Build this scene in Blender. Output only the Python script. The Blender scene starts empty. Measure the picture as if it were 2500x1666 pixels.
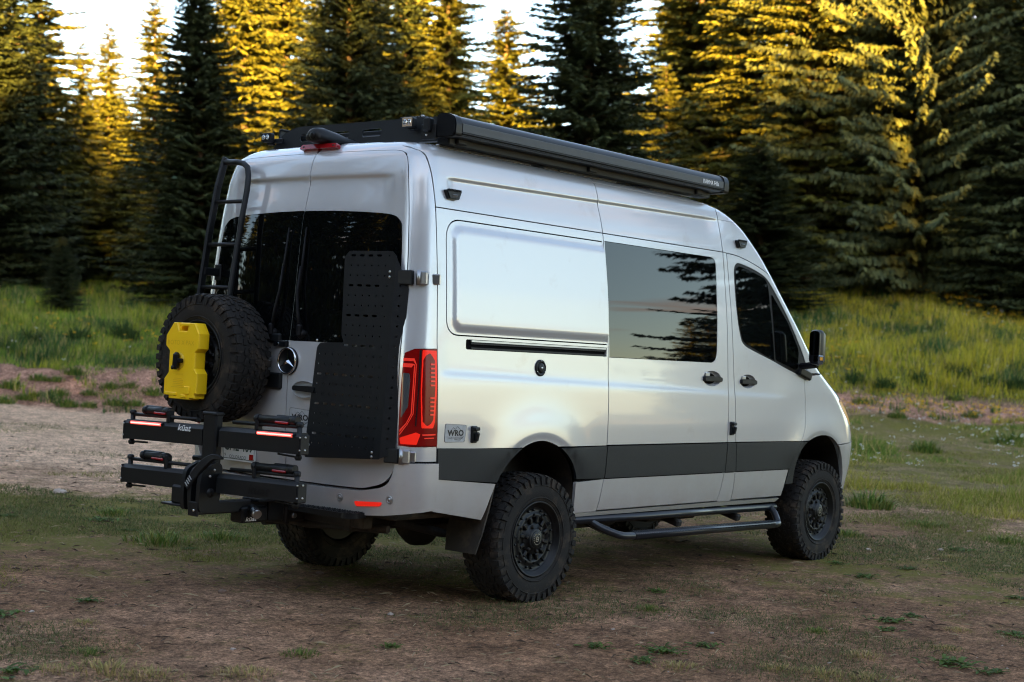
import bpy, math, random
import numpy as np
from mathutils import Vector, Matrix, Euler, geometry, noise as mnoise

random.seed(7)
rng = np.random.default_rng(7)
R = math.radians
PI = math.pi
scene = bpy.context.scene
COL = scene.collection

# ------------------------------------------------------------------ camera
CAM = np.array([-7.497, -6.921, 1.561])
YAW, PITCH, ROLL = R(39.653), R(0.349), R(3.051)
FWD = np.array([math.cos(PITCH) * math.cos(YAW), math.cos(PITCH) * math.sin(YAW), math.sin(PITCH)])
RT0 = np.cross(FWD, [0, 0, 1.0]); RT0 /= np.linalg.norm(RT0)
UP0 = np.cross(RT0, FWD)
RT = RT0 * math.cos(ROLL) + UP0 * math.sin(ROLL)
UP = np.cross(RT, FWD)
FPX = 3728.7                                    # focal length in pixels of the 2500 px wide photograph
cam_data = bpy.data.cameras.new('camera')
cam = bpy.data.objects.new('camera', cam_data)
COL.objects.link(cam)
cam.matrix_world = Matrix(((RT[0], UP[0], -FWD[0], CAM[0]), (RT[1], UP[1], -FWD[1], CAM[1]),
                           (RT[2], UP[2], -FWD[2], CAM[2]), (0, 0, 0, 1)))
cam_data.sensor_width = 36.0
cam_data.lens = 36.0 * FPX / 2500.0
cam_data.clip_start = 0.1
cam_data.clip_end = 6000.0
cam_data.dof.use_dof = True
cam_data.dof.focus_distance = 9.6
cam_data.dof.aperture_fstop = 2.8
scene.camera = cam

# ------------------------------------------------------------------ sky and sun
SUN_AZ, SUN_EL = R(-131.0), R(8.0)              # direction towards the sun
world = bpy.data.worlds.new('World')
scene.world = world
world.use_nodes = True
wn = world.node_tree
wn.nodes.clear()
w_out = wn.nodes.new('ShaderNodeOutputWorld')
w_bg = wn.nodes.new('ShaderNodeBackground')
w_sky = wn.nodes.new('ShaderNodeTexSky')
w_sky.sky_type = 'NISHITA'
w_sky.sun_disc = False
w_sky.sun_elevation = SUN_EL
w_sky.sun_rotation = R(90.0) - SUN_AZ
w_sky.altitude = 2500.0
w_sky.air_density = 1.0
w_sky.dust_density = 3.8
w_sky.ozone_density = 0.25
w_bg.inputs['Strength'].default_value = 0.05
# thin evening clouds all round the sky, as mirrored in the van's windows and paint
w_tc = wn.nodes.new('ShaderNodeTexCoord'); w_sep = wn.nodes.new('ShaderNodeSeparateXYZ'); wn.links.new(w_tc.outputs['Generated'], w_sep.inputs[0])
def w_math(op, a, b):
    m_ = wn.nodes.new('ShaderNodeMath'); m_.operation = op
    for i_, q_ in enumerate((a, b)):
        if isinstance(q_, (int, float)): m_.inputs[i_].default_value = q_
        else: wn.links.new(q_, m_.inputs[i_])
    return m_.outputs[0]
w_cmb = wn.nodes.new('ShaderNodeCombineXYZ')
for i_, (ax_, k_) in enumerate((('X', 1.5), ('Y', 1.5), ('Z', 15.0))): wn.links.new(w_math('MULTIPLY', w_sep.outputs[ax_], k_), w_cmb.inputs[i_])
w_n = wn.nodes.new('ShaderNodeTexNoise'); w_n.inputs['Scale'].default_value = 1.7; w_n.inputs['Detail'].default_value = 6; w_n.inputs['Roughness'].default_value = .5; w_n.inputs['Distortion'].default_value = .25
wn.links.new(w_cmb.outputs[0], w_n.inputs['Vector'])
w_r = wn.nodes.new('ShaderNodeMapRange'); w_r.inputs[1].default_value = .565; w_r.inputs[2].default_value = .64; w_r.inputs[4].default_value = .75; wn.links.new(w_n.outputs[0], w_r.inputs[0])
w_mx = wn.nodes.new('ShaderNodeMix'); w_mx.data_type = 'RGBA'; w_mx.inputs[7].default_value = (2.4, 1.65, 1.25, 1)
wn.links.new(w_r.outputs[0], w_mx.inputs[0]); wn.links.new(w_sky.outputs[0], w_mx.inputs[6])
wn.links.new(w_mx.outputs[2], w_bg.inputs[0])
wn.links.new(w_bg.outputs[0], w_out.inputs[0])
sun_data = bpy.data.lights.new('sun', 'SUN')
sun_data.energy = 5.0
sun_data.angle = R(0.5)
sun_data.color = (1.0, 0.57, 0.11)
sun = bpy.data.objects.new('sun', sun_data)
COL.objects.link(sun)
SUN_DIR = np.array([math.cos(SUN_EL) * math.cos(SUN_AZ), math.cos(SUN_EL) * math.sin(SUN_AZ), math.sin(SUN_EL)])
sun.rotation_euler = Vector(SUN_DIR).to_track_quat('Z', 'Y').to_euler()
scene.view_settings.view_transform = 'Standard'
scene.view_settings.look = 'None'
scene.view_settings.exposure = 4.05
scene.view_settings.gamma = 1.0
scene.view_settings.use_curve_mapping = False
scene.cycles.filter_width = 1.1

# ------------------------------------------------------------------ materials
def mat(name, base, rough=0.5, metal=0.0, coat=0.0, spec=0.5, var=0.0, var_scale=20.0, bump=0.0, bump_scale=200.0,
        emit=None, emit_str=0.0, ior=None, dirt=None, dirt_amt=0.0, dirt_scale=6.0, attr=None, sheen=0.0):
    m = bpy.data.materials.new(name)
    m.use_nodes = True
    nt = m.node_tree
    b = nt.nodes['Principled BSDF']
    L = nt.links.new
    b.inputs['Base Color'].default_value = (*base, 1)
    b.inputs['Roughness'].default_value = rough
    b.inputs['Metallic'].default_value = metal
    b.inputs['Coat Weight'].default_value = coat
    b.inputs['Coat Roughness'].default_value = 0.03
    b.inputs['Specular IOR Level'].default_value = spec
    if ior: b.inputs['IOR'].default_value = ior
    if emit:
        b.inputs['Emission Color'].default_value = (*emit, 1)
        b.inputs['Emission Strength'].default_value = emit_str
    tc = nt.nodes.new('ShaderNodeTexCoord')
    src = None
    if attr:
        a = nt.nodes.new('ShaderNodeAttribute'); a.attribute_name = attr
        src = a.outputs['Color']
    if var > 0:
        n = nt.nodes.new('ShaderNodeTexNoise'); n.inputs['Scale'].default_value = var_scale; n.inputs['Detail'].default_value = 5
        L(tc.outputs['Object'], n.inputs['Vector'])
        r = nt.nodes.new('ShaderNodeMapRange'); r.inputs[3].default_value = 1 - var; r.inputs[4].default_value = 1 + var
        L(n.outputs[0], r.inputs[0])
        mx = nt.nodes.new('ShaderNodeMix'); mx.data_type = 'RGBA'; mx.blend_type = 'MULTIPLY'; mx.inputs[0].default_value = 1
        if src: L(src, mx.inputs[6])
        else: mx.inputs[6].default_value = (*base, 1)
        L(r.outputs[0], mx.inputs[7]); src = mx.outputs[2]
    if dirt:
        n = nt.nodes.new('ShaderNodeTexNoise'); n.inputs['Scale'].default_value = dirt_scale; n.inputs['Detail'].default_value = 7; n.inputs['Roughness'].default_value = .65
        L(tc.outputs['Object'], n.inputs['Vector'])
        r = nt.nodes.new('ShaderNodeMapRange'); r.inputs[1].default_value = .62 - dirt_amt * .4; r.inputs[2].default_value = .78 - dirt_amt * .25; r.clamp = True
        L(n.outputs[0], r.inputs[0])
        mx = nt.nodes.new('ShaderNodeMix'); mx.data_type = 'RGBA'
        L(r.outputs[0], mx.inputs[0])
        if src: L(src, mx.inputs[6])
        else: mx.inputs[6].default_value = (*base, 1)
        mx.inputs[7].default_value = (*dirt, 1); src = mx.outputs[2]
    if src: L(src, b.inputs['Base Color'])
    if bump > 0:
        n = nt.nodes.new('ShaderNodeTexNoise'); n.inputs['Scale'].default_value = bump_scale; n.inputs['Detail'].default_value = 3
        L(tc.outputs['Object'], n.inputs['Vector'])
        bp = nt.nodes.new('ShaderNodeBump'); bp.inputs['Strength'].default_value = bump; bp.inputs['Distance'].default_value = .01
        L(n.outputs[0], bp.inputs['Height']); L(bp.outputs[0], b.inputs['Normal'])
    return m

M = {}
M['paint'] = mat('silver_paint', (.63, .637, .65), .27, .36, 1.0, dirt=(.56, .54, .51), dirt_amt=.06, dirt_scale=3.0)
M['clad'] = mat('grey_cladding_plastic', (.013, .0155, .019), .48, spec=.34, bump=.12, bump_scale=420, var=.15, var_scale=6)
M['black'] = mat('black_powder_coat', (.0062, .0075, .0088), .46, spec=.34, bump=.08, bump_scale=500, var=.2, var_scale=9)
M['gloss'] = mat('gloss_black', (.005, .006, .008), .34, spec=.28)
M['steel_blk'] = mat('black_tube_steel', (.012, .016, .022), .28, spec=.6, var=.2, var_scale=12)
M['matte'] = mat('dark_interior', (.004, .004, .004), .9, spec=.1)
M['rubber'] = mat('tyre_rubber', (.017, .0155, .014), .82, spec=.3, dirt=(.075, .055, .038), dirt_amt=.26, dirt_scale=9.0, bump=.15, bump_scale=120)
M['seal'] = mat('rubber_seal', (.006, .006, .007), .55, spec=.22)
M['tan'] = mat('tan_bezel', (.42, .31, .20), .35, coat=.3)
M['rim'] = mat('black_rim', (.0055, .0065, .0075), .42, spec=.32, var=.2, var_scale=20)
M['under'] = mat('dirty_underbody', (.016, .014, .012), .8, dirt=(.075, .052, .034), dirt_amt=.25, dirt_scale=5.0)
M['liner'] = mat('wheel_arch_liner', (.020, .017, .014), .75, dirt=(.085, .062, .040), dirt_amt=.35, dirt_scale=4.0)
M['glass'] = mat('tinted_glass', (.002, .0025, .003), .0, ior=1.55)
M['cabglass'] = mat('cab_glass', (.003, .004, .004), .0, ior=1.6)
M['chrome'] = mat('chrome', (.75, .76, .78), .08, 1.0)
M['alu'] = mat('aluminium', (.42, .43, .44), .32, 1.0, var=.1, var_scale=30)
M['bolt'] = mat('zinc_bolt', (.55, .55, .54), .3, 1.0)
M['red_lens'] = mat('red_lens', (.62, .010, .005), .2, spec=.18, emit=(1, .03, .015), emit_str=.032)
M['red_brk'] = mat('unlit_red_lens', (.30, .008, .012), .18, coat=.3)
M['red_dark'] = mat('dark_red_lens', (.12, .002, .003), .16, spec=.25, emit=(1, .02, .01), emit_str=.003)
M['red_led'] = mat('red_led', (.7, .02, .012), .2, spec=.25, emit=(1, .07, .045), emit_str=.020)
M['red_lit'] = mat('lit_red_strip', (.8, .05, .04), .2, emit=(1, .10, .07), emit_str=.085)
M['clear'] = mat('clear_lens', (.20, .21, .22), .08, .6, coat=1.0)
M['amber'] = mat('amber_lens', (.80, .33, .025), .3, spec=.2)
M['yellow'] = mat('yellow_plastic', (1.0, .63, .007), .40, var=.05, var_scale=14, bump=.06, bump_scale=260)
M['yellow_dk'] = mat('yellow_lettering', (.80, .49, .008), .5)
M['white'] = mat('white_print', (.75, .76, .76), .5)
M['lit_core'] = mat('lit_strip_core', (.9, .5, .45), .2, emit=(1, .42, .36), emit_str=.11)
M['plate'] = mat('plate_white', (.70, .73, .72), .35, var=.06, var_scale=40)
M['ink'] = mat('black_print', (.012, .012, .014), .4)
M['plate_grn'] = mat('plate_print', (.02, .05, .04), .4)
M['sticker'] = mat('sticker_film', (.40, .41, .42), .35, var=.45, var_scale=34)
M['awn_front'] = mat('awning_front_metal', (.050, .056, .060), .50, metal=.1, var=.15, var_scale=8)
M['awn_case'] = mat('awning_case_metal', (.006, .008, .011), .34, spec=.32)
M['mirror'] = mat('mirror_glass', (.16, .175, .19), .02, 1.0)
M['silver_dk'] = mat('satin_silver', (.50, .51, .52), .35, .8)

# a film of dust low on the painted panels (object space: z is the height above the ground)
def dust_film(m, col=(.40, .33, .26)):
    nt = m.node_tree; b = nt.nodes['Principled BSDF']; L = nt.links.new
    tc = nt.nodes.new('ShaderNodeTexCoord'); sp = nt.nodes.new('ShaderNodeSeparateXYZ'); L(tc.outputs['Object'], sp.inputs[0])
    r = nt.nodes.new('ShaderNodeMapRange'); r.inputs[1].default_value = 1.15; r.inputs[2].default_value = .50; r.inputs[3].default_value = 0; r.inputs[4].default_value = .75; L(sp.outputs['Z'], r.inputs[0])
    n = nt.nodes.new('ShaderNodeTexNoise'); n.inputs['Scale'].default_value = 5; n.inputs['Detail'].default_value = 8; n.inputs['Roughness'].default_value = .7; L(tc.outputs['Object'], n.inputs['Vector'])
    mu = nt.nodes.new('ShaderNodeMath'); mu.operation = 'MULTIPLY'; L(r.outputs[0], mu.inputs[0]); L(n.outputs[0], mu.inputs[1])
    mx = nt.nodes.new('ShaderNodeMix'); mx.data_type = 'RGBA'; L(mu.outputs[0], mx.inputs[0]); L(b.inputs['Base Color'].links[0].from_socket, mx.inputs[6]); mx.inputs[7].default_value = (*col, 1); L(mx.outputs[2], b.inputs['Base Color'])
    r2 = nt.nodes.new('ShaderNodeMapRange'); r2.inputs[2].default_value = .5; r2.inputs[3].default_value = 1.0; r2.inputs[4].default_value = .35; L(mu.outputs[0], r2.inputs[0]); L(r2.outputs[0], b.inputs['Coat Weight'])
dust_film(M['paint'])
# ------------------------------------------------------------------ object helpers
ORG = {}
def empty(name, loc, label=None, cat=None, group=None):
    o = bpy.data.objects.new(name, None)
    COL.objects.link(o)
    o.location = loc
    o.empty_display_size = .1
    ORG[o.name] = np.array(loc, float)
    tag(o, label, cat, group)
    return o
def tag(o, label=None, cat=None, group=None, kind=None):
    if label: o['label'] = label
    if cat: o['category'] = cat
    if group: o['group'] = group
    if kind: o['kind'] = kind
    return o
def mesh_from(name, V, F, smooth=None, normals=None, cols=None, mats=None):
    """V (n,3) array; F list of index tuples, or an (m,k) array."""
    me = bpy.data.meshes.new(name)
    V = np.asarray(V, np.float64)
    if isinstance(F, np.ndarray):
        m, k = F.shape
        me.vertices.add(len(V)); me.vertices.foreach_set('co', V.astype(np.float32).ravel())
        me.loops.add(m * k); me.loops.foreach_set('vertex_index', F.astype(np.int32).ravel())
        me.polygons.add(m)
        me.polygons.foreach_set('loop_start', np.arange(0, m * k, k, dtype=np.int32))
        me.update(calc_edges=True)
    else:
        me.from_pydata(V.tolist(), [], F)
        me.update()
    n = len(me.polygons)
    if smooth is None: smooth = False
    if isinstance(smooth, bool): me.polygons.foreach_set('use_smooth', np.full(n, smooth))
    else: me.polygons.foreach_set('use_smooth', np.asarray(smooth, bool))
    if normals is not None: me.normals_split_custom_set_from_vertices(np.asarray(normals).tolist())
    if cols is not None:
        a = me.color_attributes.new('tint', 'FLOAT_COLOR', 'POINT')
        c4 = np.ones((len(V), 4), np.float32); c4[:, :3] = cols
        a.data.foreach_set('color', c4.ravel())
    return me
def mk(name, V, F, m, parent=None, smooth=None, normals=None, mirror=False, kind=None, label=None, cols=None, shift=True):
    V = np.array(V, float)
    if mirror:
        V[:, 1] *= -1
        F = [tuple(reversed(f)) for f in F]
        if normals is not None: normals = np.array(normals) * [1, -1, 1]
    org = ORG.get(parent.name, np.zeros(3)) if parent else np.zeros(3)
    me = mesh_from(name, V - org, F, smooth, normals, cols)
    me.materials.append(m)
    o = bpy.data.objects.new(name, me)
    COL.objects.link(o)
    if parent: o.parent = parent
    ORG[o.name] = org
    if kind: o['kind'] = kind
    if label: o['label'] = label
    return o

class MB:
    """collects shapes that become one mesh object"""
    def __init__(s): s.V = []; s.F = []; s.S = []; s.X = None
    def add(s, V, F, smooth=False):
        b = len(s.V)
        if s.X is not None: V = [tuple(s.X @ Vector(v)) for v in V]
        s.V += [tuple(v) for v in V]; s.F += [tuple(i + b for i in f) for f in F]
        s.S += [smooth] * len(F) if isinstance(smooth, bool) else list(smooth)
        return s
    def box(s, c, d, rot=None, ch=None):
        """chamfered box, centre c, full size d, rot an Euler or Matrix"""
        hx, hy, hz = d[0] / 2, d[1] / 2, d[2] / 2
        if ch is None: ch = min(d) * .12
        ch = min(ch, min(d) * .45)
        V = []; idx = {}
        for sx in (-1, 1):
            for sy in (-1, 1):
                for sz in (-1, 1):
                    for ax in range(3):
                        p = [sx * (hx - ch), sy * (hy - ch), sz * (hz - ch)]
                        p[ax] = (sx * hx, sy * hy, sz * hz)[ax]
                        idx[sx, sy, sz, ax] = len(V); V.append(p)
        F = []
        for ax in range(3):
            a, b = [(1, 2), (2, 0), (0, 1)][ax]
            for sg in (-1, 1):
                q = []
                for (u, w) in ((-1, -1), (1, -1), (1, 1), (-1, 1)):
                    k = [0, 0, 0]; k[ax] = sg; k[a] = u; k[b] = w
                    q.append(idx[k[0], k[1], k[2], ax])
                F.append(tuple(q if sg > 0 else q[::-1]))
        for ax in range(3):
            a, b = [(1, 2), (2, 0), (0, 1)][ax]
            for u in (-1, 1):
                for w in (-1, 1):
                    def kk(e, f):
                        k = [0, 0, 0]; k[ax] = e; k[a] = u; k[b] = w
                        return idx[k[0], k[1], k[2], f]
                    q = (kk(-1, a), kk(1, a), kk(1, b), kk(-1, b))
                    F.append(q if u * w > 0 else q[::-1])
        for sx in (-1, 1):
            for sy in (-1, 1):
                for sz in (-1, 1):
                    q = (idx[sx, sy, sz, 0], idx[sx, sy, sz, 1], idx[sx, sy, sz, 2])
                    F.append(q if sx * sy * sz > 0 else q[::-1])
        if rot is not None:
            m = rot.to_matrix() if isinstance(rot, Euler) else rot
            V = [tuple(m @ Vector(v)) for v in V]
        V = [(v[0] + c[0], v[1] + c[1], v[2] + c[2]) for v in V]
        return s.add(V, F)
    def tube(s, pts, r, n=12, caps=True, closed=False):
        pts = [Vector(p) for p in pts]
        m = len(pts); V = []; F = []
        rr = r if hasattr(r, '__len__') else [r] * m
        up = None
        for i, p in enumerate(pts):
            if closed: t = (pts[(i + 1) % m] - pts[i - 1]).normalized()
            else: t = (pts[min(i + 1, m - 1)] - pts[max(i - 1, 0)]).normalized()
            if up is None:
                up = t.orthogonal().normalized()
            up = (up - t * up.dot(t)).normalized()
            w = t.cross(up)
            for k in range(n):
                a = 2 * PI * k / n
                V.append(p + (up * math.cos(a) + w * math.sin(a)) * rr[i])
        for i in range(m if closed else m - 1):
            for k in range(n):
                a, b = i * n, ((i + 1) % m) * n
                F.append((a + k, a + (k + 1) % n, b + (k + 1) % n, b + k))
        S = [True] * len(F)
        if caps and not closed:
            F.append(tuple(range(n))[::-1]); F.append(tuple((m - 1) * n + k for k in range(n))); S += [False, False]
        return s.add(V, F, S)
    def lathe(s, prof, c, ax='y', n=48, smooth=True, sgn=1):
        """prof list of (r, h); revolved about the axis through c; h along sgn*axis"""
        V = []; F = []
        for (r, h) in prof:
            for k in range(n):
                a = 2 * PI * k / n
                u, w = r * math.cos(a), r * math.sin(a)
                if ax == 'y': V.append((c[0] + u, c[1] + sgn * h, c[2] + w))
                elif ax == 'x': V.append((c[0] + sgn * h, c[1] + u, c[2] + w))
                else: V.append((c[0] + u, c[1] + w, c[2] + sgn * h))
        for i in range(len(prof) - 1):
            for k in range(n):
                q = (i * n + k, i * n + (k + 1) % n, (i + 1) * n + (k + 1) % n, (i + 1) * n + k)
                F.append(q)
        return s.add(V, F, smooth)
    def prism(s, poly, o, u, v, n, t, smooth=False):
        """polygon (2-D) in frame (o,u,v), extruded from 0 to t along n"""
        o, u, v, n = (np.array(a, float) for a in (o, u, v, n))
        a = [o + u * p[0] + v * p[1] for p in poly]; b = [q + n * t for q in a]
        k = len(poly)
        F = [tuple(range(k))[::-1], tuple(range(k, 2 * k))] + [(i, (i + 1) % k, k + (i + 1) % k, k + i) for i in range(k)]
        return s.add(a + b, F, smooth)
    def build(s, name, m, parent=None, **kw):
        return mk(name, s.V, s.F, m, parent, smooth=s.S, **kw)

def catmull(P, n=8, closed=False):
    P = [np.array(p, float) for p in P]; out = []
    m = len(P)
    for i in range(m if closed else m - 1):
        if closed: a, b, c, d = P[i - 1], P[i], P[(i + 1) % m], P[(i + 2) % m]
        else: a, b, c, d = P[max(i - 1, 0)], P[i], P[i + 1], P[min(i + 2, m - 1)]
        for k in range(n):
            t = k / n
            out.append(.5 * ((2 * b) + (-a + c) * t + (2 * a - 5 * b + 4 * c - d) * t * t + (-a + 3 * b - 3 * c + d) * t ** 3))
    if not closed: out.append(P[-1])
    return out
def rrect(x0, z0, x1, z1, r, n=6):
    """rounded rectangle outline; r a number or four radii (x0z0, x1z0, x1z1, x0z1)"""
    rs = r if hasattr(r, '__len__') else (r,) * 4
    out = []
    for (cx, cz, a0, rr) in ((x0 + rs[0], z0 + rs[0], 180, rs[0]), (x1 - rs[1], z0 + rs[1], 270, rs[1]),
                             (x1 - rs[2], z1 - rs[2], 0, rs[2]), (x0 + rs[3], z1 - rs[3], 90, rs[3])):
        if rr < 1e-4: out.append((cx, cz)); continue
        for k in range(n + 1):
            a = R(a0 + 90 * k / n); out.append((cx + rr * math.cos(a), cz + rr * math.sin(a)))
    return out
def rounded(poly, rad, n=5):
    """polygon with its corners rounded; rad a number or one per corner"""
    out = []; m = len(poly)
    for i in range(m):
        p0, p1, p2 = (np.array(poly[j % m], float) for j in (i - 1, i, i + 1))
        r = rad[i] if hasattr(rad, '__len__') else rad
        if r <= 0: out.append(tuple(p1)); continue
        d0, d1 = p0 - p1, p2 - p1; l0, l1 = np.linalg.norm(d0), np.linalg.norm(d1); d0 /= l0; d1 /= l1
        r = min(r, l0 * .48, l1 * .48)
        a, b = p1 + d0 * r, p1 + d1 * r
        for k in range(n + 1):
            t = k / n; out.append(tuple((1 - t) ** 2 * a + 2 * t * (1 - t) * p1 + t * t * b))
    return out
def densify(poly, step, closed=True):
    out = []; m = len(poly)
    for i in range(m if closed else m - 1):
        a, b = np.array(poly[i], float), np.array(poly[(i + 1) % m], float)
        k = max(1, int(math.ceil(np.linalg.norm(b - a) / step)))
        out += [a + (b - a) * j / k for j in range(k)]
    if not closed: out.append(np.array(poly[-1], float))
    return [tuple(p) for p in out]
def inside(P, poly):
    P = np.asarray(P); poly = np.asarray(poly); c = np.zeros(len(P), bool)
    x, y = P[:, 0], P[:, 1]
    for (x1, y1), (x2, y2) in zip(poly, np.roll(poly, -1, 0)):
        if y1 == y2: continue
        k = ((y1 > y) != (y2 > y)) & (x < (x2 - x1) * (y - y1) / (y2 - y1) + x1)
        c ^= k
    return c
def near(P, poly, d):
    P = np.asarray(P); poly = np.asarray(poly); c = np.zeros(len(P), bool)
    for q in poly: c |= ((P - q) ** 2).sum(1) < d * d
    return c
def cdt(outline, holes, grid, extra=None):
    loops = [outline] + list(holes)
    pts = []; edges = []
    for lp in loops:
        b = len(pts); k = len(lp); pts += [tuple(p) for p in lp]; edges += [(b + i, b + (i + 1) % k) for i in range(k)]
    nb = len(pts)
    if grid:
        O = np.array(outline); lo, hi = O.min(0), O.max(0)
        gx = np.arange(lo[0] + grid * .5, hi[0], grid); gy = np.arange(lo[1] + grid * .5, hi[1], grid)
        if len(gx) and len(gy):
            G = np.array([(a + (grid * .5 if j % 2 else 0), b) for j, b in enumerate(gy) for a in gx])
            k = inside(G, outline)
            for h in holes: k &= ~inside(G, h)
            G = G[k]
            if extra is not None:
                E = np.array(extra); ke = inside(E, outline)
                for h in holes: ke &= ~inside(E, h)
                E = E[ke]
                if len(E) and len(G): G = G[~near(G, E, grid * .55)]
                for lp in loops: E = E[~near(E, lp, .006)]
                pts += [tuple(p) for p in E]
            if len(G):
                for lp in loops: G = G[~near(G, lp, grid * .45)]
                pts += [tuple(p) for p in G]
    v, e, f, ov, oe, of = geometry.delaunay_2d_cdt([Vector(p) for p in pts], edges, [], 0, 1e-7)
    inv = {}
    for i, src in enumerate(ov):
        for q in src: inv[q] = i
    V2 = np.array([tuple(q) for q in v])
    T = np.array([t for t in f if len(t) == 3])
    cen = V2[T].mean(1)
    k = inside(cen, outline)
    for h in holes: k &= ~inside(cen, h)
    T = T[k]
    a = V2[T[:, 1]] - V2[T[:, 0]]; b = V2[T[:, 2]] - V2[T[:, 0]]
    fl = (a[:, 0] * b[:, 1] - a[:, 1] * b[:, 0]) < 0
    T[fl] = T[fl][:, ::-1]
    LP = []; s0 = 0
    for lp in loops:
        LP.append([inv[s0 + i] for i in range(len(lp))]); s0 += len(lp)
    return V2, T, LP
def sheet(name, outline, holes, o, u, v, n, t, m, parent=None, **kw):
    """flat sheet with holes, front face at o, thickness t behind it (against n)"""
    V2, T, LP = cdt(outline, holes, None)
    o, u, v, n = (np.array(a, float) for a in (o, u, v, n))
    A = o + V2[:, :1] * u + V2[:, 1:2] * v; B = A - n * t; k = len(A)
    flip = np.dot(np.cross(u, v), n) < 0
    F = [tuple(q[::-1] if flip else q) for q in T.tolist()] + [tuple(i + k for i in (q if flip else q[::-1])) for q in T.tolist()]
    V = list(A) + list(B)
    for lp in LP:
        for i in range(len(lp)):
            a, b = lp[i], lp[(i + 1) % len(lp)]
            F.append((a, a + k, b + k, b))
    return mk(name, V, F, m, parent, smooth=False, **kw)

def text_mesh(body, size, o, u, v, n, m, name, parent, depth=.001, align='CENTER', shear=0.0, offset=0.0, squash=1.0):
    c = bpy.data.curves.new(name, 'FONT')
    c.body = body; c.size = size; c.align_x = align; c.align_y = 'CENTER'; c.shear = shear; c.offset = offset
    c.extrude = 0; c.resolution_u = 3
    t = bpy.data.objects.new(name, c); COL.objects.link(t)
    dg = bpy.context.evaluated_depsgraph_get()
    me = t.evaluated_get(dg).to_mesh()
    V = np.array([tuple(q.co) for q in me.vertices]); F = [tuple(p.vertices) for p in me.polygons]
    t.to_mesh_clear(); bpy.data.objects.remove(t); bpy.data.curves.remove(c)
    o, u, v, n = (np.array(a, float) for a in (o, u, v, n))
    W = o + V[:, :1] * u * squash + V[:, 1:2] * v + n * depth
    return mk(name, W, F, m, parent, smooth=False)
# ------------------------------------------------------------------ terrain
FH = np.array([math.cos(YAW), math.sin(YAW)]); RH = np.array([math.sin(YAW), -math.cos(YAW)])
_nz = np.random.default_rng(11)
_perm = _nz.random((256, 256))
def vnoise(x, y):
    xi = np.floor(x).astype(int); yi = np.floor(y).astype(int); fx = x - xi; fy = y - yi
    fx = fx * fx * (3 - 2 * fx); fy = fy * fy * (3 - 2 * fy)
    g = lambda a, b: _perm[a % 256, b % 256]
    return (g(xi, yi) * (1 - fx) + g(xi + 1, yi) * fx) * (1 - fy) + (g(xi, yi + 1) * (1 - fx) + g(xi + 1, yi + 1) * fx) * fy
def fbm(x, y, s, oct=4):
    v = 0; a = .5; t = 0
    for k in range(oct):
        v = v + a * vnoise(x * s + 17.3 * k, y * s + 5.1 * k); t += a; a *= .5; s *= 2.03
    return v / t
def ss(x): x = np.clip(x, 0, 1); return x * x * (3 - 2 * x)
def to_dl(x, y): return (x - CAM[0]) * FH[0] + (y - CAM[1]) * FH[1], (x - CAM[0]) * RH[0] + (y - CAM[1]) * RH[1]
def from_dl(d, l): return CAM[0] + FH[0] * d + RH[0] * l, CAM[1] + FH[1] * d + RH[1] * l
LP_D = [0, 24, 28.6, 29.0, 30.9, 33, 55, 80, 140, 400, 2000]; LP_Z = [0, 0, .02, .05, .70, .95, 2.9, 4.2, 8, 14, 14]
RP_D = [0, 13, 24, 33, 33.5, 35.4, 38, 55, 80, 140, 400, 2000]; RP_Z = [0, 0, .16, .48, .52, 1.05, 1.75, 4.9, 7.0, 10, 15, 15]
def bank_shift(l): return (fbm(l + 50, l * 0 + 3.7, .35, 3) - .5) * 2.2
def terr(x, y):
    d, l = to_dl(np.asarray(x, float), np.asarray(y, float))
    u = np.clip(l / np.maximum(d, 6), -.6, .6); w = ss((u + .30) / .52)
    de = d + bank_shift(l) * ss((d - 18) / 8)
    h = (1 - w) * np.interp(de, LP_D, LP_Z) + w * np.interp(de, RP_D, RP_Z)
    ang = d / np.maximum(np.hypot(d, l), .1)
    h = h * ss((ang - .60) / .25)
    amp = .012 + .10 * ss((d - 14) / 25) + .10 * ss((de - 27) / 2) * (1 - ss((de - 38) / 3))
    return h + (fbm(x + 31, y + 77, .55, 4) - .5 + .35 * (fbm(x + 3, y + 7, 2.4, 3) - .5) * ss((de - 26) / 3)) * 2 * amp * ss((np.hypot(x - 1.8, y) - 2.2) / 4)
def ground_zone(x, y):
    """0 bare lot .. and how much meadow soil / bank"""
    d, l = to_dl(x, y)
    u = np.clip(l / np.maximum(d, 6), -.6, .6); w = ss((u + .30) / .52)
    de = d + bank_shift(l) * ss((d - 18) / 8)
    b0 = 28.9 * (1 - w) + 33.4 * w; b1 = 31.0 * (1 - w) + 35.2 * w
    bank = ss((de - b0 + .4) / .5) * (1 - ss((de - b1) / .8))
    mead = ss((de - b1 + .3) / .8)
    return d, l, w, bank, mead
az = np.concatenate([np.linspace(-24, 24, 150), np.linspace(24, 336, 66)[1:-1]])
az = np.radians(az)
rad = np.concatenate([[.6, 1.5, 2.6, 3.6], np.geomspace(4.5, 95, 190), np.geomspace(100, 1900, 26)])
A_, R_ = np.meshgrid(az, rad, indexing='ij')
gx, gy = from_dl(R_ * np.cos(A_), R_ * np.sin(A_))
gz = terr(gx, gy)
V = np.stack([gx, gy, gz], -1).reshape(-1, 3)
na, nr = A_.shape
ia, ir = np.meshgrid(np.arange(na), np.arange(nr - 1), indexing='ij'); ja = (ia + 1) % na
F = np.stack([ia * nr + ir, ja * nr + ir, ja * nr + ir + 1, ia * nr + ir + 1], -1).reshape(-1, 4)[:, ::-1]
c0 = len(V); V = np.concatenate([V, [[CAM[0], CAM[1], 0]]])
d, l, w, bank, mead = ground_zone(V[:, 0], V[:, 1])
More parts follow.
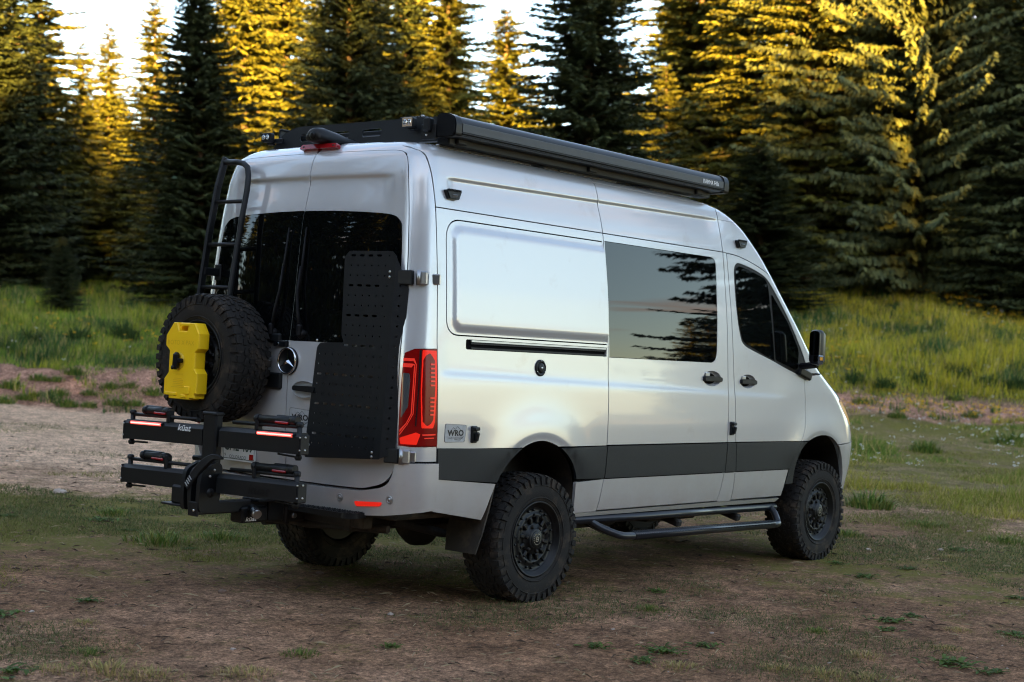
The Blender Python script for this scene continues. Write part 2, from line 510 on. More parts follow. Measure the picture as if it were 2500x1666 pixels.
n1 = fbm(V[:, 0], V[:, 1], .22, 4)[:, None]; n2 = fbm(V[:, 0] + 90, V[:, 1], .7, 4)[:, None]
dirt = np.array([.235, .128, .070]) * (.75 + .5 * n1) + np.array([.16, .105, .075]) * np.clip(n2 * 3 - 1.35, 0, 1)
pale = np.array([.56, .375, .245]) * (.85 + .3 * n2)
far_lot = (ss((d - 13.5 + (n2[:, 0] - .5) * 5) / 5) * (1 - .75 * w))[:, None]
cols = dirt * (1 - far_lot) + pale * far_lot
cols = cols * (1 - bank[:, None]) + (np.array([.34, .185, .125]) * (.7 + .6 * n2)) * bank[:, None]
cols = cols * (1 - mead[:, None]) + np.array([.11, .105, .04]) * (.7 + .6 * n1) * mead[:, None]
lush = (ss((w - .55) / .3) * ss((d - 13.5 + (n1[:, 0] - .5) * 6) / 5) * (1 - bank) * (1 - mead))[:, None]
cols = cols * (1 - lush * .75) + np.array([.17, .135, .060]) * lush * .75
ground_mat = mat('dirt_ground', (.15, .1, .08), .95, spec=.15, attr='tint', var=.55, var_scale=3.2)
nt = ground_mat.node_tree; b_ = nt.nodes['Principled BSDF']
tc = nt.nodes.new('ShaderNodeTexCoord')
prev = None
for sc, st, dist in ((7.0, .9, .05), (38.0, .8, .02), (150.0, .6, .008)):
    n = nt.nodes.new('ShaderNodeTexNoise'); n.inputs['Scale'].default_value = sc; n.inputs['Detail'].default_value = 6; n.inputs['Roughness'].default_value = .7
    bp = nt.nodes.new('ShaderNodeBump'); bp.inputs['Strength'].default_value = st; bp.inputs['Distance'].default_value = dist
    nt.links.new(tc.outputs['Object'], n.inputs['Vector']); nt.links.new(n.outputs[0], bp.inputs['Height'])
    if prev: nt.links.new(prev.outputs[0], bp.inputs['Normal'])
    prev = bp
nt.links.new(prev.outputs[0], b_.inputs['Normal'])
# fine soil speckle: crumbs, chaff and moss, plus crumb shadows painted in
src = b_.inputs['Base Color'].links[0].from_socket
for sc, lo, hi, fmin, fmax in ((4.0, .70, 1.32, .36, .64), (14.0, .58, 1.45, .36, .64), (42.0, .42, 1.65, .36, .64), (120.0, .55, 1.5, .36, .64)):
    n = nt.nodes.new('ShaderNodeTexNoise'); n.inputs['Scale'].default_value = sc; n.inputs['Detail'].default_value = 5; n.inputs['Roughness'].default_value = .7
    nt.links.new(tc.outputs['Object'], n.inputs['Vector'])
    r = nt.nodes.new('ShaderNodeMapRange'); r.inputs[1].default_value = fmin; r.inputs[2].default_value = fmax; r.inputs[3].default_value = lo; r.inputs[4].default_value = hi
    nt.links.new(n.outputs[0], r.inputs[0])
    mx = nt.nodes.new('ShaderNodeMix'); mx.data_type = 'RGBA'; mx.blend_type = 'MULTIPLY'; mx.inputs[0].default_value = 1
    nt.links.new(src, mx.inputs[6]); nt.links.new(r.outputs[0], mx.inputs[7]); src = mx.outputs[2]
nt.links.new(src, b_.inputs['Base Color'])
moss = np.clip((.17 + .10 * ss((d - 8.5) / 2) + .52 * np.exp(-((d - 12.3) / 2.6) ** 2) * ss((.12 - l / np.maximum(d, 1)) / .2) + .30 * ss((w - .4) / .3) * ss((d - 8.5) / 4)) * (1 - far_lot[:, 0] * .85) + (n1[:, 0] - .5) * .9, 0, 1) * (1 - bank) * (1 - mead)
nm = nt.nodes.new('ShaderNodeAttribute'); nm.attribute_name = 'moss'
def _noise(sc, det=6):
    n = nt.nodes.new('ShaderNodeTexNoise'); n.inputs['Scale'].default_value = sc; n.inputs['Detail'].default_value = det; n.inputs['Roughness'].default_value = .72
    nt.links.new(tc.outputs['Object'], n.inputs['Vector']); return n.outputs[0]
def _math(op, a, b):
    m_ = nt.nodes.new('ShaderNodeMath'); m_.operation = op
    for i_, q_ in enumerate((a, b)):
        if isinstance(q_, (int, float)): m_.inputs[i_].default_value = q_
        else: nt.links.new(q_, m_.inputs[i_])
    return m_.outputs[0]
t_ = _math('ADD', _math('MULTIPLY', _noise(2.6), .9), _math('MULTIPLY', _noise(34.0), .75))
t_ = _math('ADD', t_, _math('MULTIPLY', nm.outputs['Fac'], .55))
r_ = nt.nodes.new('ShaderNodeMapRange'); r_.inputs[1].default_value = .99; r_.inputs[2].default_value = 1.15; r_.clamp = True; nt.links.new(t_, r_.inputs[0])
mc_ = nt.nodes.new('ShaderNodeMix'); mc_.data_type = 'RGBA'; mc_.inputs[6].default_value = (.075, .082, .022, 1); mc_.inputs[7].default_value = (.23, .205, .032, 1); nt.links.new(_noise(1.3), mc_.inputs[0])
mx = nt.nodes.new('ShaderNodeMix'); mx.data_type = 'RGBA'; nt.links.new(_math('MULTIPLY', r_.outputs[0], .88), mx.inputs[0]); nt.links.new(src, mx.inputs[6]); nt.links.new(mc_.outputs[2], mx.inputs[7]); src = mx.outputs[2]
nt.links.new(src, b_.inputs['Base Color'])
Ft = [(int(c0), int(k * nr), int(((k + 1) % na) * nr)) for k in range(na)]
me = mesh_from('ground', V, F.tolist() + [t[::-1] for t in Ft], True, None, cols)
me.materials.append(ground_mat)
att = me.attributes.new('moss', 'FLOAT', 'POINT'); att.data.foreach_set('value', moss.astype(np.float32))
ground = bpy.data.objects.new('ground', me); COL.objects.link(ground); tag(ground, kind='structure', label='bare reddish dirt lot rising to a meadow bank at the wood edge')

# ------------------------------------------------------------------ leaf material (colour per blade or twig)
def leaf_mat(name, trans=.25, rough=.6):
    m = bpy.data.materials.new(name); m.use_nodes = True; nt = m.node_tree; nt.nodes.clear()
    o = nt.nodes.new('ShaderNodeOutputMaterial'); a = nt.nodes.new('ShaderNodeAttribute'); a.attribute_name = 'tint'
    d = nt.nodes.new('ShaderNodeBsdfPrincipled'); d.inputs['Roughness'].default_value = rough; d.inputs['Specular IOR Level'].default_value = .25
    t = nt.nodes.new('ShaderNodeBsdfTranslucent'); mx = nt.nodes.new('ShaderNodeMixShader'); mx.inputs[0].default_value = trans
    nt.links.new(a.outputs['Color'], d.inputs['Base Color']); nt.links.new(a.outputs['Color'], t.inputs['Color'])
    nt.links.new(d.outputs[0], mx.inputs[1]); nt.links.new(t.outputs[0], mx.inputs[2]); nt.links.new(mx.outputs[0], o.inputs['Surface'])
    return m
M['needle'] = leaf_mat('conifer_needles', .16)
M['grass'] = leaf_mat('grass_blades', .30)
M['bark'] = mat('conifer_bark', (.15, .105, .075), .9, spec=.1, var=.5, var_scale=5, bump=.8, bump_scale=18)

# ------------------------------------------------------------------ conifers
def conifer(seed, H=18.0, Rb=3.0, gap=.42, nbr=7, droop=.18, rise=.10, hang=0.0, power=.85, base=.05, tint=(.040, .056, .026), twig=.46, tw=.10, ragged=.25, spacing=.085):
    g = np.random.default_rng(seed)
    z = base * H; BZ = []; BA = []; BL = []
    ph = 0
    while z < H * .985:
        f = (z - base * H) / (H - base * H)
        n = max(3, int(round(nbr * (1 - .45 * f))))
        ph += 2.4 + g.normal() * .2
        for k in range(n):
            prof = (1 - f) ** power * (.72 + .28 * min(1, f / .10))
            L = Rb * prof * (1 - ragged + 2 * ragged * g.random()) + .12
            if g.random() < .05: L *= .45
            BZ.append(z + g.normal() * gap * .5); BA.append(ph + 2 * PI * k / n + g.normal() * .22); BL.append(L)
        z += gap * (.8 + .4 * g.random()) * (1 - .35 * f)
    P = []; D = []; LN = []; UPV = []; TB = []
    for z0, a, L in zip(BZ, BA, BL):
        f = z0 / H
        ca, sa = math.cos(a), math.sin(a)
        n = max(3, int(L / spacing))
        s = (np.arange(n) + g.random(n)) / n
        s = .04 + .96 * s
        r = L * s
        dr = droop * (1.25 - .9 * f); ri = rise + .45 * max(0, f - .6)
        zz = z0 + ri * r - dr * r * r / max(1.2, L) + .10 * L * s ** 5
        slope = ri - 2 * dr * r / max(1.2, L) + .5 * s ** 4
        br = g.uniform(.7, 1.25)
        for sd in (-1, 1, 0):
            m = n if sd else max(2, n // 2)
            idx = np.arange(n) if sd else np.arange(0, n, 2)[:m]
            m = len(idx)
            t = (sd * g.uniform(.55, 1.15, m)) if sd else g.normal(0, .25, m)
            dx = np.cos(t); dy = np.sin(t); dz = slope[idx] * dx - g.uniform(.05, .30, m) - hang * g.uniform(.4, 1.4, m)
            wx = dx * ca - dy * sa; wy = dx * sa + dy * ca
            v = np.stack([wx, wy, dz], 1); v /= np.linalg.norm(v, axis=1, keepdims=True)
            ln = twig * (1.15 - .55 * s[idx]) * g.uniform(.65, 1.25, m) * min(1, .35 + L / 1.6)
            P.append(np.stack([r[idx] * ca, r[idx] * sa, zz[idx] + g.normal(0, .03, m)], 1)); D.append(v); LN.append(ln)
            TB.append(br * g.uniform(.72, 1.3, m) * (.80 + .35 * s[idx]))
    P = np.concatenate(P); D = np.concatenate(D); LN = np.concatenate(LN); TB = np.concatenate(TB); m = len(P)
    upv = np.array([0, 0, 1.0]) + g.normal(0, .55, (m, 3))
    S = np.cross(D, upv); S /= np.linalg.norm(S, axis=1, keepdims=True) + 1e-9
    N = np.cross(S, D)
    wd = tw * g.uniform(.7, 1.3, m) * np.clip(LN / twig, .5, 1.2)
    sag = LN * g.uniform(.05, .22, m)
    mid = P + D * (LN * .5)[:, None]; tip = P + D * LN[:, None]; tip[:, 2] -= sag
    # ragged frond: base pair, wide pair, notched pair, tip
    sh = g.uniform(.7, 1.3, (m, 4))
    Vt = np.stack([P - S * (wd * .35)[:, None], P + S * (wd * .35)[:, None],
                   P + D * (LN * .38)[:, None] - S * (wd * sh[:, 0])[:, None], P + D * (LN * .46)[:, None] + S * (wd * sh[:, 1])[:, None],
                   P + D * (LN * .62)[:, None] - S * (wd * .35 * sh[:, 2])[:, None], tip], 1)
    base_i = (np.arange(m) * 6)[:, None]
    Ft = np.concatenate([base_i + np.array([[0, 1, 3]]), base_i + np.array([[0, 3, 2]]), base_i + np.array([[2, 3, 4]]), base_i + np.array([[4, 3, 5]])], 0)
    hue = g.normal(0, .10, (m, 1))
    c = np.array(tint)[None] * TB[:, None] * np.concatenate([1 + hue * 1.0, 1 + hue * .3, 1 - hue], 1)
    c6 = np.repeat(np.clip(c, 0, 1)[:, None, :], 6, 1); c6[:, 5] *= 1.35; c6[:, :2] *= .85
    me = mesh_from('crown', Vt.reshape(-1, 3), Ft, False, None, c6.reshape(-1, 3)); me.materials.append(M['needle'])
    # trunk with stubs of dead limbs
    b = MB(); k = 9
    zs = np.linspace(0, H * .97, 10)
    r0 = .012 * H + .05
    b.tube([(g.normal() * .02, g.normal() * .02, q) for q in zs], [max(.012, r0 * (1 - q / H) ** .8 * (1.35 if q == 0 else 1)) for q in zs], k)
    for i in range(0, len(BZ), 3):
        L = BL[i] * .55; a = BA[i]; z0 = BZ[i]
        b.tube([(0, 0, z0), (L * .5 * math.cos(a), L * .5 * math.sin(a), z0 + .02), (L * math.cos(a), L * math.sin(a), z0 - droop * .3 * L)], [.035, .022, .010], 4, caps=False)
    mt = mesh_from('trunk', np.array(b.V), b.F, b.S); mt.materials.append(M['bark'])
    return me, mt, H, Rb
PROTO = {
    'fir': [conifer(s, 18, 3.6, .155, 6, .16, .10, .04, .72, .02, (.048, .063, .026), .35, .078, .24, .052) for s in (1, 2, 3)],
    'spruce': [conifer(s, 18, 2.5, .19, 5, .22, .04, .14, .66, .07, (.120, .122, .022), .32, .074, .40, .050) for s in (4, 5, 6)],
    'droop': [conifer(s, 18, 4.4, .135, 8, .17, .10, .80, .36, .01, (.088, .102, .040), .29, .090, .46, .052) for s in (7,)],
}
HOR = lambda px: 856 + .0533 * (px - 1250)
TILT = Matrix.Rotation(-ROLL, 3, Vector((FH[0], FH[1], 0)))
def put_tree(name, kind, i, x, y, H, Rb, rot, label, group, cat='tree'):
    mc, mt, H0, R0 = PROTO[kind][i % len(PROTO[kind])]
    z = float(terr(x, y))
    t = empty(name, (x, y, z - .05), label, cat, group)
    t.rotation_euler = (TILT @ Matrix.Rotation(rot, 3, 'Z')).to_euler()
    t.scale = (Rb / R0, Rb / R0, H / H0)
    for nm, me in (('trunk', mt), ('crown', mc)):
        o = bpy.data.objects.new(nm, me); COL.objects.link(o); o.parent = t
    return t
def tree_px(name, kind, i, px, d, top, hw, label, group=None):
    x, y = from_dl(d, (px - 1250) / FPX * d)
    z = float(terr(x, y)); H = CAM[2] + (HOR(px) - top) / FPX * d - z
    return put_tree(name, kind, i, x, y, H, hw / FPX * d, rng.random() * 6.28, label, group)
G1 = 'conifers along the meadow edge'
for a in [
    ('fir_tree', 'fir', 0, -35, 51, -420, 243, 'dark fir cut off by the photo edge above the meadow on the left'),
    ('spruce_tree', 'spruce', 0, 92, 57, -150, 183, 'tall spruce with sunlit golden top, leftmost of those against the pale sky'),
    ('spruce_tree', 'spruce', 1, 196, 61, 95, 91, 'slim dark spruce whose tip pokes into the pale sky gap'),
    ('spruce_tree', 'spruce', 2, 258, 80, 45, 97, 'golden slender spruce standing far back in the pale sky gap'),
    ('spruce_tree', 'spruce', 0, 372, 58, -15, 136, 'pointed spruce with a needle-thin crown just left of the broad dark fir'),
    ('fir_tree', 'fir', 1, 482, 47, -70, 220, 'broad dark fir standing directly behind the ladder of the van'),
    ('spruce_tree', 'spruce', 1, 590, 62, -330, 164, 'sunlit yellow spruce behind the broad dark fir'),
    ('spruce_tree', 'spruce', 2, 690, 65, -380, 170, 'sunlit spruce with a bright bare trunk above the roof rack fairing'),
    ('fir_tree', 'fir', 2, 850, 50, -420, 224, 'tall dark fir rising behind the roof vent'),
    ('fir_tree', 'fir', 0, 985, 54, -260, 166, 'shaded fir just left of the awning end'),
    ('spruce_tree', 'spruce', 0, 1088, 51, -260, 146, 'thin dark spruce beside the solitary golden fir'),
    ('fir_tree', 'spruce', 1, 1228, 72, 12, 170, 'solitary golden fir glowing in the sky gap above the awning'),
    ('fir_tree', 'fir', 2, 1432, 42, -300, 275, 'large dark fir in front of the sunlit wood above the awning middle'),
    ('spruce_tree', 'spruce', 1, 1618, 56, 150, 103, 'small dark spruce in front of the yellow mass above the awning front'),
    ('spruce_tree', 'spruce', 2, 1705, 64, -380, 244, 'wide sunlit yellow spruce above the front end of the awning'),
    ('fir_tree', 'fir', 0, 1850, 46, 350, 192, 'dark low fir behind the cab roof of the van'),
    ('spruce_tree', 'spruce', 0, 1838, 54, -330, 201, 'brightly sunlit spruce right of the awning front'),
    ('spruce_tree', 'spruce', 1, 1968, 51, -380, 183, 'yellow sunlit spruce next to the big drooping spruce'),
    ('spruce_tree', 'spruce', 2, 2085, 60, -420, 201, 'half-sunlit spruce touching the big drooping spruce'),
    ('drooping_spruce', 'droop', 0, 2240, 51, -760, 386, 'big drooping spruce with shaggy boughs at the meadow edge'),
    ('spruce_tree', 'spruce', 0, 2452, 54, -520, 207, 'shaded tall spruce behind the big drooping spruce'),
    ('fir_tree', 'fir', 1, 2570, 47, -420, 268, 'fir cut off by the photo edge on the right'),
    ('fir_sapling', 'fir', 2, 150, 43, 572, 62, 'small dark fir sapling alone in the shaded grass'),
]: tree_px(*a, G1)
LM = [(60, 'at the left picture edge'), (180, 'behind the leftmost golden spruce'), (300, 'in the pale sky gap'), (420, 'beside the needle-thin spruce'), (560, 'behind the broad dark fir by the ladder'), (700, 'above the roof rack fairing'), (860, 'behind the roof vent'), (1000, 'left of the awning end'), (1150, 'above the rear end of the awning'), (1330, 'around the solitary golden fir'), (1520, 'behind the large dark fir over the awning'), (1680, 'above the front half of the awning'), (1840, 'above the front end of the awning'), (1980, 'over the bonnet'), (2120, 'just left of the big drooping spruce'), (2280, 'behind the big drooping spruce'), (2420, 'just right of the big drooping spruce'), (9999, 'at the right picture edge')]
_seen = {}
def by_landmark(what, px):
    lm = next(t for q, t in LM if px < q); k = _seen[what, lm] = _seen.get((what, lm), 0) + 1
    return ('first', 'second', 'third', 'fourth', 'fifth', 'sixth')[k - 1] + ' from left of the ' + what + ' ' + lm
# the wood behind them
GB = 'conifers deeper in the wood'
g = np.random.default_rng(23)
for k in range(58):
    px = -160 + 2820 * (k + g.random()) / 58; d = g.uniform(70, 105)
    gap = 110 < px < 460
    top = g.uniform(110, 270) if gap else (g.uniform(60, 330) if 1130 < px < 1560 else g.uniform(-160, 300))
    tree_px('spruce_tree', ('spruce', 'fir')[k % 2], k, px, d, top, g.uniform(90, 150), by_landmark('far conifers', px), GB)
for k in range(26):
    px = -140 + 2780 * (k + g.random()) / 26; d = g.uniform(52, 64)
    if 1060 < px < 1360: continue
    tree_px('spruce_tree', ('fir', 'spruce')[k % 2], k, px, d, g.uniform(280, 470), g.uniform(90, 150), by_landmark('shaded young conifers', px), 'shaded young conifers')
# trees the camera stands among: they shade the lot and show in the van's windows and paint
def SHADE(l, d):
    """height of the wood behind the camera: lower where the evening sun reaches further down"""
    return np.interp(l, [-20, -3, 3, 10, 15, 19, 23, 25.5, 28, 31, 36, 50], [20, 20.5, 23.5, 26, 25, 22, 22, 27, 28, 26.5, 24.5, 22]) + (-27 - d) * .14
GR = 'conifers around the clearing behind the camera'
def shade_tree(d, l, H, Rb, kind, i): x, y = from_dl(d, l); put_tree('spruce_tree', kind, i, x, y, H, Rb, g.random() * 6.28, 'one of the tall conifers standing round the clearing outside the picture', GR)
for row, (d0, n) in enumerate(((-27, 19), (-33, 18), (-39, 17))):
    for k in range(n):
        l = -24 + 84 * (k + .5 * (row % 2) + g.uniform(-.2, .2)) / n
        shade_tree(d0 + g.uniform(-3, 3), l, SHADE(l, d0) * g.uniform(.90, 1.06), g.uniform(4.2, 5.4), ('fir', 'spruce', 'fir')[k % 3], k)
for k in range(22):
    shade_tree(-8 + 42 * (k + g.random()) / 22, -22.5 - 5.5 * (k % 4) - g.uniform(0, 4), g.uniform(19, 27), g.uniform(2.2, 3.2), ('fir', 'spruce')[k % 2], k)
x, y = 25.9, -12.95
put_tree('fir_tree', 'fir', 1, x, y, 17, 4.3, 1.0, 'large fir standing off to the right of the van, mirrored in its windows', GR)
put_tree('fir_tree', 'fir', 2, 35, -16, 15, 4.0, 2.0, 'second fir off to the right of the van, mirrored in the cab window', GR)

for k in range(30):
    px = -1050 + 850 * (k + g.random()) / 20 if k < 20 else 2680 + 800 * (k - 20 + g.random()) / 10
    dd = g.uniform(48, 84); x, y = from_dl(dd, (px - 1250) / FPX * dd)
    put_tree('spruce_tree', ('fir', 'spruce')[k % 2], k, x, y, g.uniform(15, 24), g.uniform(2.6, 4.2), g.random() * 6.28, 'one of the conifers continuing the wood edge beyond the picture', 'conifers beyond the picture edges')
for k in range(16):
    shade_tree(-14 + 60 * (k + g.random()) / 16, g.uniform(-62, -50), g.uniform(15, 21), g.uniform(2.2, 3.2), ('fir', 'spruce')[k % 2], k)
for k in range(7):  # unseen spruces added for a golden reflection, in place of a sunlit hill
    a = R(-28.6 - .75 * k); r = 150 + 12 * (k % 3)
    put_tree('spruce_tree', 'spruce', k, 1.5 + r * math.cos(a), r * math.sin(a), 22 - .9 * k + 2 * (k % 2), 4.2, k, 'one of the unseen spruces added far across the clearing for a golden reflection in the van window', 'spruces added across the clearing')

# ------------------------------------------------------------------ grass and flowers nobody could count
def blades(name, d, l, h, w, lean, cols, label, zoff=-.01, width_pow=None):
    m = len(d); g = np.random.default_rng(len(name) + m)
    x, y = from_dl(d, l); z = terr(x, y) + zoff
    a = g.random(m) * 2 * PI
    S = np.stack([np.cos(a), np.sin(a), np.zeros(m)], 1) * (w * .5)[:, None]
    b2 = g.random(m) * 2 * PI
    T = np.stack([np.cos(b2) * lean * h, np.sin(b2) * lean * h, h], 1)
    P = np.stack([x, y, z], 1)
    V = np.stack([P - S, P + S, P + T], 1).reshape(-1, 3)
    F = np.arange(m * 3, dtype=np.int64).reshape(-1, 3)
    c = np.repeat(cols[:, None, :], 3, 1)
    c[:, 2] *= 1.15
    me = mesh_from(name, V, F, False, None, np.clip(c, 0, 1).reshape(-1, 3)); me.materials.append(M['grass'])
    o = bpy.data.objects.new(name, me); COL.objects.link(o); tag(o, label, None, None, 'stuff'); return o
def scatter(n, d0, d1, half=.385, seed=1):
    g = np.random.default_rng(seed)
    d = np.exp(g.uniform(math.log(d0), math.log(d1), n)); u = np.where(g.random(n) < .10, np.sign(g.random(n) - .5) * g.uniform(half, .66, n), g.uniform(-half, half, n))
    return g, d, u * d
# meadow
g, d, l = scatter(640000, 26, 74, seed=5)
x, y = from_dl(d, l); _, _, w, bank, mead = ground_zone(x, y)
clump = fbm(x, y, .35, 3); fine = fbm(x + 40, y + 9, 1.6, 3)
keep = (g.random(len(d)) < mead * (.30 + 1.4 * fine)) | (g.random(len(d)) < bank * .9 * np.clip((fbm(x + 7, y, 2.1, 2) - .575 - .045 * w) * 9, 0, 1))
d, l, w, clump, fine, bank = (q[keep] for q in (d, l, w, clump, fine, bank)); x, y = from_dl(d, l)
m = len(d)
h = (.14 + .30 * np.clip(clump * 1.6 - .35, 0, 1) + .45 * np.clip(fine * 2.4 - 1.15, 0, 1)) * g.uniform(.35, 1.0, m) * (1 - .55 * bank)
kind_ = g.random((m, 1))
warm = np.clip(ss((w - .45) / .4) * .75 + (fine - .5) * 1.2 + .15, 0, 1)[:, None]
green = np.array([.165, .260, .026]); lime = np.array([.44, .385, .028]); straw = np.array([.42, .33, .12]); deep = np.array([.050, .110, .028])
cc = green * (1 - warm) + lime * warm
dk = np.clip((fbm(x + 3, y + 120, .7, 3) - .53) * 9, 0, 1)[:, None]
cc = np.where(kind_ < .15, straw, np.where(kind_ > .80 - .6 * dk, deep, cc)) * (.6 + .8 * g.random((m, 1))) * (.50 + .45 * clump[:, None] + .65 * fbm(x + 60, y + 31, 1.9, 3)[:, None])
blades('meadow_grass', d, l, h, .020 * (d / 34) ** .6 * g.uniform(.7, 1.4, m), g.uniform(.05, .5, m), cc, 'tall green and straw coloured meadow grass behind the lot')
# grass on the flat ground right of the van
g, d, l = scatter(300000, 12.5, 36, seed=6)
x, y = from_dl(d, l); _, _, w, bank, mead = ground_zone(x, y)
fine = fbm(x + 11, y + 63, .75, 4); cl2 = fbm(x + 71, y + 3, .30, 3)
dens = ss((w - .50) / .35) * ss((d - 13.2 + (cl2 - .5) * 6) / 5) * np.clip((fine - .43) * 5, 0, 1) * (1 - mead)
keep = g.random(len(d)) < dens * (1 - .75 * bank)
d, l, fine, cl2 = (q[keep] for q in (d, l, fine, cl2)); m = len(d)
h = (.035 + .30 * np.clip(fine * 3.2 - 1.75, 0, 1) * ss((d - 13.5) / 6)) * g.uniform(.4, 1.4, m)
kind_ = g.random((m, 1)); wm = np.clip((cl2 - .35) * 2.2, 0, 1)[:, None]
cc = np.array([.125, .20, .030]) * (1 - wm) + np.array([.34, .30, .045]) * wm
cc = np.where(kind_ < .26, straw, cc) * (.6 + .8 * g.random((m, 1)))
blades('rough_grass', d, l, h, .012 * (d / 18) ** .7 * g.uniform(.7, 1.5, m), g.uniform(.1, .8, m), cc, 'rough tufted grass on the ground right of the van')
# thin trodden turf on the lot
g, d, l = scatter(900000, 6.6, 26, seed=7)
x, y = from_dl(d, l); _, _, w, bank, mead = ground_zone(x, y)
fine = fbm(x + 5, y + 23, 1.1, 5); cl2 = fbm(x + 20, y + 50, .33, 3)
u = l / d
zone = .24 + .12 * ss((d - 8.5) / 2) + .62 * np.exp(-((d - 12.3) / 2.3) ** 2) * ss((.12 - u) / .2) + .25 * ss((u - .12) / .2) * ss((d - 9) / 4)
zone *= 1 - ss((d - 15.5 + (cl2 - .5) * 3) / 2) * (1 - ss((u + .02) / .15)) * .93
under = ss((np.maximum(np.abs(x - 1.6) - 3.0, np.abs(y) - .9) + .3) / .5)
thr = np.clip((fine - (.60 - .30 * zone)) * 6, 0, 1)
keep = g.random(len(d)) < thr * (.25 + .9 * zone) * (.25 + .75 * under) * (1 - bank) * (1 - mead)
d, l, fine, cl2 = (q[keep] for q in (d, l, fine, cl2)); m = len(d)
h = (.010 + .022 * g.random(m) ** 2) * (1 + .5 * ss((d - 10) / 6))
kind_ = g.random((m, 1)); wm = np.clip((cl2 - .40) * 3, 0, 1)[:, None]
cc = np.array([.095, .125, .040]) * (1 - wm) + np.array([.24, .235, .045]) * wm
cc = np.where(kind_ < .22, np.array([.26, .20, .10]), cc) * (.55 + .8 * g.random((m, 1)))
blades('trodden_turf', d, l, h, .0042 * (d / 8) ** .8 * g.uniform(.7, 1.5, m), g.uniform(.2, 1.4, m), cc, 'thin patchy turf trodden into the dirt lot', -.003)
# chaff, crumbs and grit lying on the dirt
g, d, l = scatter(45000, 6.6, 20, seed=8); m = len(d); x, y = from_dl(d, l); z = terr(x, y)
sz = (.0025 + .009 * g.random(m) ** 3) * (d / 9) ** .5; sz = np.where(g.random(m) < .006, sz * 2.2, sz)
a = g.random(m) * 6.28
o4 = np.stack([np.stack([np.cos(a + q) * sz * f, np.sin(a + q) * sz * f, np.full(m, zz) * sz], 1) for q, f, zz in ((0, 1.3, 0), (2.1, 1, 0), (4.2, 1, 0), (1, .2, .5))], 1)
V = np.stack([x, y, z - .001], 1)[:, None, :] + o4
bi = (np.arange(m) * 4)[:, None]
F = np.concatenate([bi + np.array([[0, 1, 3]]), bi + np.array([[1, 2, 3]]), bi + np.array([[2, 0, 3]])])
tone = g.random((m, 1)); cc = np.where(tone < .80, np.array([.20, .108, .068]), np.where(tone < .985, np.array([.40, .26, .16]), np.array([.42, .35, .30]))) * (.6 + .8 * g.random((m, 1)))
me = mesh_from('grit', V.reshape(-1, 3), F, False, None, np.repeat(cc[:, None], 4, 1).reshape(-1, 3)); me.materials.append(M['grass'])
o = bpy.data.objects.new('grit', me); COL.objects.link(o); tag(o, 'grit, crumbs and chaff lying on the dirt', kind='stuff')
# fallen twigs and dry stalks
g, d, l = scatter(2600, 6.7, 22, seed=12); m = len(d); x, y = from_dl(d, l); z = terr(x, y) + .004
a = g.random(m) * 6.28; L = g.uniform(.02, .11, m) * (d / 10) ** .4; wv = g.uniform(.0012, .003, m) * (d / 9) ** .6
dx, dy = np.cos(a) * L, np.sin(a) * L; sx, sy = -np.sin(a) * wv, np.cos(a) * wv; up = g.uniform(0, .012, m)
V = np.stack([np.stack([x - sx, y - sy, z], 1), np.stack([x + sx, y + sy, z], 1), np.stack([x + dx + sx * .5, y + dy + sy * .5, z + up], 1), np.stack([x + dx - sx * .5, y + dy - sy * .5, z + up], 1), np.stack([x + dx * .5, y + dy * .5, z + wv * 2 + up], 1)], 1)
bi = (np.arange(m) * 5)[:, None]
F = np.concatenate([bi + np.array([[0, 1, 4]]), bi + np.array([[1, 2, 4]]), bi + np.array([[2, 3, 4]]), bi + np.array([[3, 0, 4]])])
cc = np.where(g.random((m, 1)) < .55, np.array([.10, .065, .045]), np.array([.42, .33, .20])) * (.6 + .7 * g.random((m, 1)))
me = mesh_from('twigs', V.reshape(-1, 3), F, False, None, np.repeat(cc[:, None], 5, 1).reshape(-1, 3)); me.materials.append(M['grass'])
o = bpy.data.objects.new('twigs', me); COL.objects.link(o); tag(o, 'fallen twigs and dry stalks scattered on the dirt', kind='stuff')
